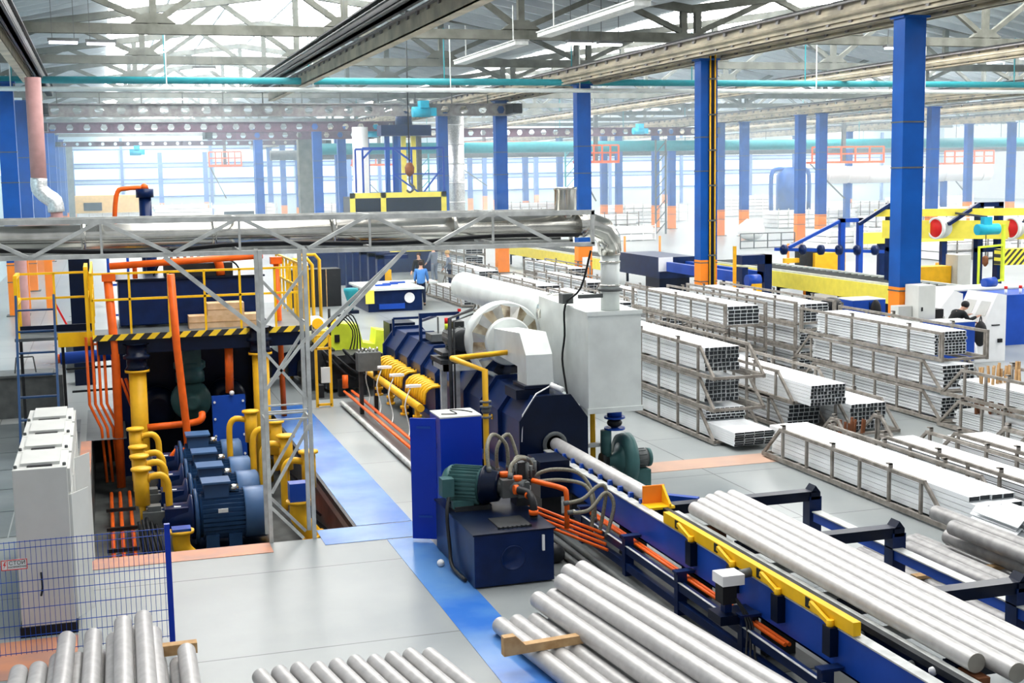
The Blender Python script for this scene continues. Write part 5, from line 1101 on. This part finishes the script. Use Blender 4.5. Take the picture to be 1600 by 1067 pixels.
t = T('oven_wall', 'tall dark blue machine wall with yellow edge posts behind the men', 'machine', (17, 70, 0)); MB().box(12.6, 69, 0, 17.5, 71.7, 2.74).build('blue_panel', NAVY, t); MB().box(17.5, 68.95, 0, 17.85, 71.7, 2.74).build('yellow_post', YELL, t); MB().box(12.6, 68.95, 1.1, 17.5, 69, 1.3).build('yellow_stripe', YELL, t)
# dark boxed machine with yellow trim, blue pipe frame, hook (behind bridge)
t = T('crane_platform', 'raised dark box with yellow trim and blue tubular frame behind the lattice bridge', 'machine', (10, 50, 3.4))
MB().box(9.2, 50, 3.5, 12.8, 52, 4.35).build('dark_panels', NAVYD, t)
b = MB(); b.box(9.1, 49.95, 4.3, 12.9, 50, 4.5).box(9.1, 49.95, 3.4, 9.3, 50, 4.5).box(12.7, 49.95, 3.4, 12.9, 50, 4.5).box(9.1, 49.95, 3.4, 12.9, 50, 3.7).box(10.3, 49.95, 3.4, 10.5, 50, 4.5); b.build('yellow_trim', YELL, t)
b = MB()
for x, y in ((9.7, 50.3), (10.9, 50.3), (11.9, 51.5), (12.9, 50.3), (9.7, 51.8)): b.bar((x, y, 4.5), (x, y, 6.2), .07)
b.bar((9.7, 50.3, 6.2), (12.9, 50.3, 6.2), .08).bar((9.7, 51.8, 6.2), (12.9, 51.5, 6.2), .08).bar((10.9, 50.3, 5.2), (12.9, 50.3, 5.2), .05).bar((10.9, 50.3, 5.2), (12, 50.3, 4.4), .06).bar((12.8, 50.2, 5.4), (11.9, 50.2, 4.3), .06).bar((9.7, 50.3, 5.8), (10.1, 50.3, 6.2), .07).bar((10.9, 50.3, 6.2), (11.6, 50.3, 5.7), .07)
b.build('blue_pipe_frame', BLUE, t); t.scale = (1.38, 1.38, 1.38); t.location = (13.8, 69, 2.75)
t = T('crane_hook', 'rust-red crane hook block hanging behind the lattice bridge', 'hook', (12.2, 58, 4.5)); MB().cyl((13.3, 58, 12.68), (13.3, 58, 5.7), .03, n=6).build('rope', DARK, t)
MB().lathe([(.05, 0), (.2, .15), (.22, .4), (.12, .6), (.04, .62)], (13.3, 58, 5.1), n=14).build('hook_block', RUST, t); MB().tube([(13.3, 58, 5.1), (13.3, 58, 4.8), (13.5, 58, 4.6), (13.3, 58, 4.4), (13.15, 58, 4.5)], .05, 8, 3).build('hook', GREYD, t)
t = T('mast_cluster', 'cluster of blue and pale yellow vertical masts under a dark hoist behind the bridge', 'mast', (14.5, 70, 0))
for k, (dx, m) in enumerate(((0, COLB), (.5, COLB), (1.0, YELL), (1.6, YELL), (1.95, GREYD))): MB().box(15.6+dx, 74+.1*k, 0, 15.85+dx, 74.3+.1*k, 7.6).build('mast', m, t)
b = MB(); b.box(15.3, 73.6, 7.4, 18.2, 74.8, 8.0).lathe([(.5, 0), (.45, .6), (.2, .8)], (16.7, 74, 8.0), n=14); b.build('hoist_head', NAVY, t)
t = T('yellow_office', 'small tan-walled office with dark window under the left crane track', 'office', (4.5, 120, 0)); MB().box(-1.9, 120, 0, 4.0, 124, 2.4).build('lower_wall', WHITE, t); MB().box(-2.1, 119.8, 2.4, 4.1, 124, 3.9).build('tan_panel', mat('tan_panel', (.72, .48, .18), .6), t); MB().box(-1.4, 119.7, 2.6, .1, 119.8, 3.3).build('dark_window', BLACK, t); rail([(-2.1, 119.0), (5, 119.0)], 1.3, 1.1, [(-2.1+1.1*k, 119) for k in range(7)], t, m=TRELL, name='balcony_railing')
b = MB(); b.box(10, 118, 0, 13.2, 121, 2.8).box(9.9, 117.9, .9, 10.6, 118, 1.2); t = T('white_truck', 'white vehicle parked in the far left nave', 'truck', (11.5, 118, 0)); b.build('truck_body', WHITE, t); MB().box(10.3, 117.95, 1.6, 12.9, 118, 2.3).build('windscreen', BLACK, t)
# ================================================================ RIGHT-HAND MACHINES
def long_table(x, y0, y1, z, label, m=YELL, h=.5):
    t = T('runout_table', label, 'runout table', (x, y0, 0), 'yellow runout tables')
    MB().box(x, y0, z, x+.08, y1, z+h).build('side_beam', m, t); b = MB()
    y = y0
    while y < y1: b.box(x+.1, y, z+h-.02, x+1.6, y+.06, z+h+.05); y += .45
    b.build('slats', GREYD, t); b = MB(); b.box(x+.08, y0, z+h-.1, x+.16, y1, z+h+.08).box(x+1.6, y0, z+.2, x+1.7, y1, z+h+.1); b.build('frame_rails', DUCT, t)
    y = y0+.8; k = 0
    while y < y1: b = MB(); b.box(x+.1, y, 0, x+.2, y+.1, z).box(x+1.4, y, 0, x+1.5, y+.1, z).box(x+.1, y, z-.1, x+1.5, y+.08, z); b.build('trestle_leg', NAVYD, t); y += 2.4
    return t
long_table(25.3, 33.5, 53, .55, 'long yellow-sided runout table passing behind the big near column', h=.6)
long_table(22.2, 56.8, 74, .6, 'distant long yellow-sided runout table behind the flue elbow', h=.5)
t = T('yellow_box_beam', 'yellow box beam on navy legs crossing behind the big near column', 'beam', (31, 47, 0)); MB().box(29.6, 47, 2.05, 34.5, 47.4, 2.5).build('beam_body', YELL, t)
for x in (30.5, 33.5): MB().box(x, 47.1, 0, x+.25, 47.3, 2.05).build('leg', NAVY, t)
# blue machine by column 2
t = T('stretcher_machine', 'long navy stretcher machine with white control panel left of the second column', 'machine', (23, 56, 0))
MB().box(22.6, 51.5, .6, 24.3, 56, 1.5).build('head_body', NAVY, t); MB().box(22.55, 51.45, .9, 23.2, 51.5, 1.5).build('white_panel', WHITE, t); MB().box(22.6, 51.5, 0, 24, 53, .6).build('base', NAVYD, t)
b = MB(); b.box(22.9, 44.5, .9, 23.1, 51.5, 1.3).box(23.8, 44.5, .9, 24.0, 51.5, 1.3); b.build('long_beams', BLUE, t)
b = MB(); b.box(22.85, 44.4, 0, 23.1, 45.0, 1.5).box(23.8, 44.4, 0, 24.1, 45.0, 1.95).box(22.85, 44.4, 1.6, 24.1, 45.0, 1.95); b.build('tail_frame', NAVY, t)
MB().box(21.4, 44.7, .9, 22.0, 45.9, 2.0).build('grey_column', DUCT, t) if False else None
t = T('valve_unit', 'red and yellow valve unit with blue pump beside the second column', 'valve unit', (21.6, 42, 0))
MB().box(21.0, 42.2, 0, 22.2, 43.4, .7).build('red_base', RED, t); MB().box(22.0, 42, .5, 22.4, 42.5, 1.1).build('yellow_block', YELP, t); MB().cyl((21.9, 42.2, 1.2), (22.4, 42.2, 1.2), .22, n=14).build('blue_pump', BLUE, t); MB().box(21.8, 43, 0, 21.9, 43.1, 2.4).build('yellow_pole', YELP, t)
for k in range(3): MB().lathe([(.18, 0), (.18, .25)], (21.2+.35*k, 42.1, .7), n=12).build('gauge_pot', [WHITE, RED, WHITE][k], t)
t = T('puller_machine', 'yellow puller machine beyond the yellow runout table', 'machine', (27, 52, 0))
MB().box(29.5, 50.5, .6, 31.0, 51.5, 1.5).build('yellow_body', YELP, t); MB().box(29.6, 50.6, 0, 30.9, 51.4, .6).build('base', NAVYD, t); MB().box(28.2, 50.8, 1.1, 29.5, 51, 1.3).build('yellow_arm', YELP, t); MB().box(28.9, 50.7, .9, 29.8, 51.2, 1.6).build('black_motor', DARK, t)
# blue portal with cantilever roller arm
t = T('transfer_portal', 'bright blue tubular portal with cantilever arm and roller discs', 'portal', (30.5, 45, 0))
b = MB()
for x in (27.4, 28.2): b.box(x, 45, 0, x+.2, 45.2, 3.2)
b.box(27.4, 45, 3.05, 28.4, 45.2, 3.2).bar((27.4, 45.1, 3.1), (25.2, 45.1, 2.15), .12).bar((24.6, 45.1, 2.1), (29.4, 45.1, 1.85), .12); b.build('blue_frame', BLUE, t)
for k in range(6): MB().lathe([(.1, 0), (.2, .06), (.2, .2), (.1, .26)], (24.8+.8*k, 45.0, 2.08-.03*k), 'x', 14).build('roller_disc', NAVY, t)
# upper yellow beam with fans (right)
t = T('cooling_fan_beam', 'yellow box beam with round red-lined cooling fans at the right edge', 'fan beam', (30, 40, 2))
MB().box(24.9, 34.8, 2.5, 25.0, 44.5, 3.15).build('lower_beam', YELL, t) if False else None
b = MB(); b.bar((26.0, 40, 3.0), (29.6, 36.5, 3.0), .1, .62); b.build('lower_beam', YELL, t); b = MB(); b.bar((26.0, 40.5, 3.55), (30.0, 36.5, 3.6), .1, .25); b.build('upper_beam', YELL, t)
for x, y in ((27.2, 38.6), (29.0, 37.0)):
    MB().lathe([(.36, .03), (.36, .9), (.2, 1.0)], (x, y, 3.05), (1, .2, 0), 24).build('fan_barrel', DUCT, t); MB().lathe([(.05, -.06), (.12, -.04), (.31, -.02), (.31, .02)], (x, y, 3.05), (1, .2, 0), 24).build('red_impeller', RED, t); MB().lathe([(.31, .0), (.31, -.05), (.38, -.05), (.38, .05)], (x, y, 3.05), (1, .2, 0), 24, cap=False).build('white_rim', WHITE, t)
for x, y in ((26.4, 40.2), (28.6, 38.2), (30.4, 36.8)):
    b = MB()
    for d in (0, .8): b.box(x+d, y, 0, x+d+.2, y+.25, 3.9)
    b.box(x, y, 2.2, x+1, y+.2, 2.35).box(x, y, 3.75, x+1, y+.25, 3.9).bar((x, y, 3.85), (x-1.2, y, 3.2), .12); b.build('support_portal', NAVY, t)
t = T('slim_crane_hook', 'cyan hoist with brown hook hanging right of the big near column', 'hoist', (27.6, 36, 2.9))
MB().cyl((26.9, 36, 3.1), (27.7, 36, 3.1), .18, n=14).build('hoist_body', CYAN, t); MB().box(27.1, 35.9, 3.2, 27.4, 36.1, 3.5).build('trolley', CYAN, t); MB().bar((27.25, 36, 3.5), (27.9, 38.5, 3.55), .06).build('hanging_arm', NAVY, t); MB().cyl((27.25, 36, 2.95), (27.25, 36, 2.2), .015, n=6).build('chain', DARK, t); MB().lathe([(.03, 0), (.1, .1), (.1, .3), (.03, .35)], (27.25, 36, 1.9), n=10).build('hook_block', RUST, t)
b = MB(); b.box(27.2, 35.0, 2.0, 29.6, 35.5, 2.5); t = T('striped_guard', 'yellow black striped guard box hanging at the right edge', 'guard', (29, 35, 1.5)); b.build('striped_panel', HAZARD2, t); b = MB(); b.box(27.1, 34.95, 1.5, 27.18, 35.05, 3.3).box(26.2, 34.95, 1.4, 26.26, 35.0, 2.6).bar((26.2, 34.97, 1.4), (27.15, 34.97, 1.55), .06).bar((26.2, 34.97, 2.6), (27.15, 34.97, 2.65), .06); b.build('yellow_frame', LIME, t)
t = T('yellow_pump_machine', 'yellow machine on rails and grey cabinet behind the console', 'machine', (24.7, 38, 0))
MB().box(27.5, 40.2, .9, 29.0, 40.8, 1.6).build('yellow_body', YELP, t); MB().box(29.05, 39.9, 0, 29.6, 40.6, 2.0).build('grey_cabinet', CAB, t); MB().box(27.3, 40, 0, 29.0, 41, .9).build('rail_bed', DARK, t)
# beside the near column: cabinets
t = T('column_cabinet', 'light grey electrical cabinet standing against the big near column', 'cabinet', (20.9, 29, 0)); MB().box(19.62, 28.5, 0, 20.12, 29.1, 2.15).build('cabinet_body', CAB, t, bevel=.01); MB().box(19.7, 28.48, 1.5, 19.74, 28.5, 1.6).build('lock', BLACK, t)
t = T('small_wall_cabinet', 'small pale switch box on the foot of the big near column', 'switch box', (20.1, 28.9, .9)); MB().box(19.2, 28.75, 1.05, 19.6, 29.1, 1.62).build('box_body', CAB, t, bevel=.008)
t = T('tool_cabinet', 'blue two-door tool cabinet left of the big near column', 'cabinet', (19, 31, 0)); MB().box(19.9, 32, 0, 20.95, 32.9, 1.45).build('cabinet_body', BLUE, t, bevel=.01); MB().box(19.9, 32, 1.45, 20.95, 32.9, 1.47).build('top', DUCT, t); MB().box(20.42, 31.98, .1, 20.43, 32, 1.4).build('door_gap', NAVYD, t)
t = T('draped_jacket', 'black jacket draped on the blue tool cabinet', 'jacket', (19, 30.9, .8)); MB().sph((20.6, 31.95, 1.15), .22, (.8, .35, 1.4)).build('cloth', BLACK, t)
t = T('covered_motor', 'black rounded cover on a blue base left of the tool cabinet', 'cover', (18.1, 31.6, 0)); MB().sph((19.45, 32.4, 1.3), .35, (1, .8, .7)).build('cover', BLACK, t); MB().box(19.15, 32.1, 0, 19.8, 32.8, 1.15).build('base', NAVY, t)
# console and operator
t = T('control_console', 'white sloping control console with screens at the right edge', 'console', (22.8, 30, 0))
b = MB(); b.prism([(0, 0), (1.0, 0), (1.0, 1.75), (.72, 1.8), (.35, 1.05), (0, .95), (-.05, .8)], (21.65, 29.0, 0), (0, 1, 0), (1, 0, 0), (0, 0, 1), 1.25); b.build('console_body', WHITE, t)
for k in range(2): MB().bar((22.06, 29.3+.6*k, 1.2), (22.33, 29.3+.6*k, 1.68), .4, .02).build('screen', CAB, t)
for k in range(8): MB().cyl((21.85+.03*(k % 2), 29.1+.13*k, .98), (21.85+.03*(k % 2), 29.1+.13*k, 1.05), .03, n=8).build('button', [RED, GREYD, LIME, GREYD][k % 4], t)
MB().box(22.2, 28.98, .95, 22.45, 29.0, .98).build('handle', BLACK, t); MB().box(22.4, 28.95, .5, 22.52, 29.0, .6).build('socket', BLACK, t)
t = T('second_console', 'white tilted desk console behind the operator', 'console', (21.8, 32, 0)); b = MB(); b.prism([(0, 0), (.9, 0), (.9, 1.5), (.6, 1.6), (0, .95)], (22.6, 32.0, 0), (0, 1, 0), (1, 0, 0), (0, 0, 1), .9); b.build('console_body', WHITE, t)
t = T('blue_machine_bed', 'blue machine bed filling the background behind the operator', 'machine', (24, 34, 0)); MB().box(23.3, 33.2, 0, 26.5, 34.4, 1.45).build('blue_body', BLUE, t); MB().box(23.3, 33.1, 1.45, 26.5, 34.4, 1.5).build('top_plate', DUCT, t)
MB().cyl((25.4, 33.6, 1.6), (25.8, 33.6, 1.64), .15, n=14).build('blue_motor', BLUE, t)
t = T('lathe_cabinet', 'tall blue cabinet with stack lights at the right edge', 'cabinet', (26, 33, 0)); MB().box(24.6, 31.5, 0, 26.8, 33, 1.45).build('blue_body', BLUE, t)
for x in (24.8, 25.3): MB().cyl((x, 31.8, 1.45), (x, 31.8, 1.6), .04, n=10).build('stack_light', WHITE, t); MB().cyl((x, 31.8, 1.6), (x, 31.8, 1.68), .05, n=10).build('red_light', RED, t)
t = T('tool_chest', 'low blue chest with grey lid in front of the operator', 'chest', (20.6, 27.4, 0)); MB().box(19.6, 27.6, .3, 20.65, 28.3, 1.28).build('chest_body', BLUE, t, bevel=.01); MB().box(19.6, 27.6, 1.28, 20.65, 28.3, 1.3).build('lid', DUCT, t); MB().box(19.65, 27.65, 0, 20.6, 28.25, .3).build('foot', NAVYD, t); MB().box(20.0, 27.58, .9, 20.1, 27.6, 1.0).build('lock', TRELL, t)
t = T('office_chair', 'black seat chair with pale frame beside the operator', 'chair', (21.2, 30, 0)); MB().box(21.0, 30.3, 1.05, 21.65, 30.8, 1.3).build('seat_back', BLACK, t); b = MB()
for x in (21.0, 21.65): b.bar((x, 30.3, 0), (x, 30.3, 1.1), .04).bar((x, 30.8, 0), (x, 30.8, 1.1), .04)
b.bar((21.0, 30.3, 1.02), (21.65, 30.3, 1.02), .04); b.build('chair_frame', TRELL, t)
t = T('backpack', 'black backpack hanging on the front of the white console', 'backpack', (22.3, 29, .5)); MB().sph((21.75, 28.85, .78), .26, (.75, .45, 1.3)).build('bag_body', BLACK, t); MB().tube([(21.7, 28.85, 1.0), (21.75, 28.85, 1.25), (21.8, 28.85, 1.0)], .015, 6, 3).build('strap', BLACK, t)
t = T('white_bag', 'white plastic bag leaning beside the black backpack', 'bag', (21.9, 28.9, .3)); MB().sph((21.5, 28.8, .3), .2, (.6, .5, 1.5)).build('bag_body', WHITE, t)
b = MB(); b.box(23.4, 28.2, 0, 24.5, 28.6, .3)
one(b, 'metal_scrap', FOIL, 'heap of shiny scrap on the floor right of the console', 'scrap')
# orange guard bollards, office with paper on column base
for k, (x, y) in enumerate(((28.8, 76), (30.6, 75), (32.5, 74), (31.5, 52.5), (32.5, 46), (27, 47), (34.6, 62))): one(MB().cyl((x, y, 0), (x, y, 1.25), .07, n=10), 'orange_bollard', ORANGEC, 'orange bollard post on the far floor right of the flue elbow, %s from the left' % ORD[k].replace('nearest', 'first'), 'bollard', 'orange bollards')
t = T('notice_paper', 'white notice paper taped on the orange foot of the third column', 'notice', (19.9, 53.4, 1)); MB().box(19.85, 53.5, 1.05, 20.2, 53.52, 1.5).build('paper', WHITE, t)
# distant pallets and stacks
bnd = [(24, 100, 6, 2.0), (31, 104, 5, 1.2), (36, 92, 4, 1.0), (22, 120, 8, 2.2), (34, 122, 7, 1.6), (5, 140, 6, 2.5), (13, 135, 4, 2.6), (54, 84, 6, 1.6), (62, 92, 6, 1.8), (57, 104, 8, 1.5), (68, 110, 7, 1.8), (80, 120, 9, 2), (50, 125, 8, 1.8), (39, 100, 3, 1.7), (53, 68, 5, 1.5), (60, 76, 6, 1.7), (44, 62, 5, .9), (44, 74, 5, 1.2), (27, 140, 8, 2), (41, 135, 6, 2), (66, 135, 8, 2.2), (12, 150, 7, 2.2), (24, 155, 8, 2)]
def nav(x): return 0 if x < 20 else 1 if x < 47 else 2
for k, (x, y, w, h) in enumerate(bnd):
    t = T('bundle_stack', 'hazy white bundle stack on the far floor of the %s, %s from the left' % (NV[nav(x)], ORD[sorted([q[0]/q[1] for q in bnd if nav(q[0]) == nav(x)]).index(x/y)].replace('nearest', 'first')), 'bundle stack', (x, y, 0), 'distant bundle stacks')
    b = MB(); nz = max(2, int(h/.35)); 
    for j in range(nz): b.box(x+random.uniform(0, .4), y, j*h/nz+.05, x+w-random.uniform(0, .5), y+3, (j+1)*h/nz)
    b.build('bundles', WHITE, t); b = MB(); n = int(w/1.1)+1
    for i in range(n+1): b.bar((x+i*w/n, y-.1, 0), (x+i*w/n, y-.1, h+.25), .07)
    for j in range(3): b.bar((x, y-.1, .1+j*h/2), (x+w, y-.1, .1+j*h/2), .05)
    b.build('stakes', [TRELL, RACK, WHITE][k % 3], t)
# orange gantries in the distance
for k, (x, y, z, w) in enumerate(((33, 128, 7.0, 9), (36, 98, 5.9, 3.5), (24, 130, 6.2, 6), (84, 118, 5.4, 6), (10, 128, 6.3, 3), (58, 100, 5.6, 7))):
    t = T('crane_cabin_gallery', 'pale orange railed gallery hanging in the distant haze, %s from the left' % ['third', 'fourth', 'second', 'sixth', 'first', 'fifth'][k], 'gallery', (x, y, z), 'orange galleries')
    MB().box(x, y, z, x+w, y+1, z+.2).build('gallery_floor', ORANGE, t); rail([(x, y), (x+w, y)], z, 1.4, [(x+i*w/5, y) for i in range(6)], t, m=ORANGE, r=.06)
    MB().bar((x+.1, y+.5, z), (x+w*.5, y+.5, z-3), .1).build('brace', GREYD, t); MB().box(x+w*.45, y+.3, z+.2, x+w*.45+.3, y+.6, 12.6).build('hanger', GREYD, t)
for k, (x, y) in enumerate(((44, 101), (26, 110), (40, 112))):
    t = T('lattice_mast', 'slender teal lattice mast in the middle distance, %s from the left' % ['third', 'first', 'second'][k], 'mast', (x, y, 0), 'lattice masts'); b = MB()
    for dx in (0, .9): b.bar((x+dx, y, 0), (x+dx, y, 7.8), .12)
    for j in range(8): b.bar((x, y, j*.95), (x+.9, y, j*.95+.95), .07)
    b.build('lattice', TEAL if k else GREYD, t)
b = MB(); b.cyl((60.5, 103, 4.6), (78, 103, 4.6), .75, n=16)
for k in range(9): b.lathe([(.78, 0), (.8, .06), (.78, .12)], (61+2*k, 103, 4.6), 'x', 16)
t = T('big_round_duct', 'pale thick horizontal duct on blue legs at the far right', 'duct', (66, 100, 0)); b.build('duct_pipe', WHITE, t)
for x in (63, 68, 73): MB().box(x, 102.8, 0, x+.5, 103.2, 3.9).build('duct_leg', COLB, t)
t = T('dust_collector', 'hazy blue round dust collector with bent pipes on the far right floor', 'dust collector', (54, 104, 0)); MB().lathe([(1.4, 1), (1.4, 4.6), (.7, 5.4)], (66, 118, 0), n=18).build('collector_drum', COLB, t)
for s in (-1, 1): MB().tube([(66+2.1*s, 118, 1), (66+2.1*s, 118, 4.6), (66+1.4*s, 118, 5.2), (66+.3*s, 118, 5.1)], .22, 8, 3).build('bent_pipe', COLB, t)
MB().box(64.5, 117, 0, 67.5, 119, 1).build('base', GREYD, t)
b = MB(); b.sph((46.0, 88, .75), 1.05, (1.0, .8, .75)); o = one(b, 'wrapped_heap', WHITE, 'white plastic-wrapped heap on the floor between the far columns', 'heap')
for v in o.data.vertices: v.co *= random.uniform(.93, 1.06)
b = MB()
for k in range(5): b.bar((40+k, 78, 0), (40+k, 78, 1), .06)
for z in (.05, .5, 1): b.bar((40, 78, z), (44, 78, z), .06)
one(b, 'pallet_cage', GREYD, 'low grey pallet cage on the far floor before the second column row', 'cage')
# ================================================================ PEOPLE
def skinned(name, verts, edges, m, parent, root=0, sub=1):
    me = D.meshes.new(name); me.from_pydata([v[:3] for v in verts], edges, []); o = D.objects.new(name, me); COL.objects.link(o); o.parent = parent; ORG[o.name] = Vector((0, 0, 0))
    s = o.modifiers.new('skin', 'SKIN'); s.use_smooth_shade = True
    for i, v in enumerate(verts): d = me.skin_vertices[0].data[i]; r = v[3]; d.radius = (r, r) if not isinstance(r, tuple) else r; d.use_root = (i == root)
    u = o.modifiers.new('sub', 'SUBSURF'); u.levels = sub; u.render_levels = sub; me.materials.append(m); return o
def person(label, loc, rz, shirt, trousers, hair, bend=0, arms=((.25, .28, .95), (-.25, .28, .95)), vest=None):
    """standing adult 1.76 m; the pelvis is the root; bend leans the torso forward (+y is the facing direction)"""
    t = T('person', label, 'person', (0, 0, 0)); hip = Vector((0, 0, .95))
    def tor(x, y, z): # rotate torso about the hip
        a = -bend; yy = y*cos(a)-(z-.95)*sin(a); zz = y*sin(a)+(z-.95)*cos(a); return (x, yy, .95+zz)
    P = []; E_ = []
    def add(p, r, par=None): 
        P.append((*p, r)); 
        if par is not None: E_.append((par, len(P)-1))
        return len(P)-1
    pel = add((0, 0, .95), (.155, .11)); ch = add(tor(0, .0, 1.2), (.12, .085), pel); sh = add(tor(0, 0, 1.40), (.12, .08), ch); nk = add(tor(0, .01, 1.50), .055, sh)
    hd0 = add(tor(0, .03, 1.58), .075, nk); hd1 = add(tor(0, .035, 1.67), (.085, .1), hd0); add(tor(0, .03, 1.745), (.06, .07), hd1); add(tor(0, .145, 1.63), .012, hd1)
    hands = []
    for s, (hx, hy, hz) in ((1, arms[0]), (-1, arms[1])):
        S0 = Vector(tor(.19*s, 0, 1.42)); H = Vector(tor(0, 0, 1.42)) if False else Vector((hx, hy, hz)); mid = (S0+H)/2; L = .56; d = (H-S0).length
        off = sqrt(max(0, (L/2)**2-(d/2)**2)); el = mid+Vector((.3*s, -.5, -.7)).normalized()*off
        a = add(tuple(S0), .062, sh); e = add(tuple(el), .045, a); w = add(tuple(H), .03, e); dd = (H-el).normalized(); pm = H+dd*.06; p_ = add(tuple(pm), (.04, .022), w); hands.append((S0, el, H))
        side = dd.cross(Vector((0, 0, 1))).normalized()
        for k in range(4): q = add(tuple(pm+side*(.027-.018*k)+dd*.045), .010, p_); add(tuple(pm+side*(.03-.02*k)+dd*(.085-.008*abs(k-1.3))+Vector((0, 0, -.012))), .008, q)
        q = add(tuple(H+dd*.03+side*.045), .011, w); add(tuple(H+dd*.06+side*.06), .009, q)
    for s in (1, -1):
        a = add((.09*s, 0, .86), .088, pel); k = add((.11*s, .02, .48), .058, a); an = add((.12*s, -.02, .09), .04, k); f_ = add((.125*s, .1, .04), .035, an)
    skinned('body', P, E_, SKIN, t)
    V = [(0, 0, .80, (.17, .14)), (0, 0, .93, (.185, .145)), (*tor(0, 0, 1.2), (.175, .135)), (*tor(0, 0, 1.41), (.18, .13)), (*tor(0, 0, 1.47), .075)]; E2 = [(0, 1), (1, 2), (2, 3), (3, 4)]
    for S0, el, H in hands:
        i = len(V); V += [(*S0, .078), (*el, .06), (*(el+(H-el)*.9), .045)]; E2 += [(3, i), (i, i+1), (i+1, i+2)]
    skinned('shirt', V, E2, shirt, t)
    V = [(0, 0, 1.02, (.165, .125))]; E2 = []
    for s in (1, -1):
        i = len(V); V += [(.09*s, 0, .84, .1), (.11*s, .02, .48, .075), (.12*s, -.015, .1, .06)]; E2 += [(0, i), (i, i+1), (i+1, i+2)]
    skinned('trousers', V, E2, trousers, t)
    for s in (1, -1): MB().sph((.125*s, .05, .045), .05, (.95, 2.5, .9), 8).build('shoe', BLACK, t)
    hp = tor(0, .01, 1.69); MB().sph(hp, .108, (.95, 1.05, .95), 8).build('hair', hair, t)
    if vest: 
        V = [(0, 0, 1.0, (.178, .135)), (*tor(0, 0, 1.2), (.172, .132)), (*tor(0, 0, 1.42), (.172, .125))]; skinned('safety_vest', V, [(0, 1), (1, 2)], vest, t)
    t.location = loc; t.rotation_euler.z = rz; return t
BLUSH = mat('blue_workshirt', (.07, .22, .55), .8); DKCL = mat('dark_workwear', (.015, .018, .02), .8); GRAYW = mat('grey_overalls', (.16, .19, .24), .8); HAIRD = mat('dark_hair', (.04, .025, .02), .7); HAIRB = mat('blond_hair', (.45, .30, .14), .7); NAVYT = mat('navy_trousers', (.012, .02, .05), .8)
person('man in blue shirt and dark trousers, back to the camera, working at the grey table', (11.95, 50.6, 0), -.3, BLUSH, NAVYT, HAIRD, .12)
person('person in black clothes standing left of the man in the blue shirt', (13.2, 56.2, 0), 2.6, DKCL, DKCL, HAIRD, 0)
person('person in grey overalls standing behind the table, right of the men', (15.2, 61.5, 0), .5, GRAYW, GRAYW, HAIRD, .05)
person('person in orange safety vest standing at the right of the group', (14.9, 57.3, 0), 1.2, GRAYW, NAVYT, HAIRB, .15, vest=mat('orange_vest', (.95, .22, .05), .7))
person('operator in black bending over the white console at the right edge', (21.15, 29.35, 0), -pi/2, DKCL, DKCL, BLACK, .7, arms=((.2, .72, 1.2), (-.2, .72, 1.2)))
# ================================================================ HAZE
hz = MB(); hz.box(-5.15, 49, .02, 134, 189.5, 14.1); h = hz.build('factory_haze', D.materials.new('haze')); hm = h.data.materials[0]; hm.use_nodes = True; nt = hm.node_tree; nt.nodes.clear()
vo = nt.nodes.new('ShaderNodeVolumeScatter'); vo.inputs['Color'].default_value = (.7, .88, 1, 1); vo.inputs['Density'].default_value = .0038; vo.inputs['Anisotropy'].default_value = .3
ou = nt.nodes.new('ShaderNodeOutputMaterial'); nt.links.new(vo.outputs[0], ou.inputs['Volume'])
h['label'] = 'thin bluish white haze hanging in the depth of the hall'; h['category'] = 'haze'; h['kind'] = 'stuff'
S.cycles.volume_bounces = 1; S.cycles.max_bounces = 8
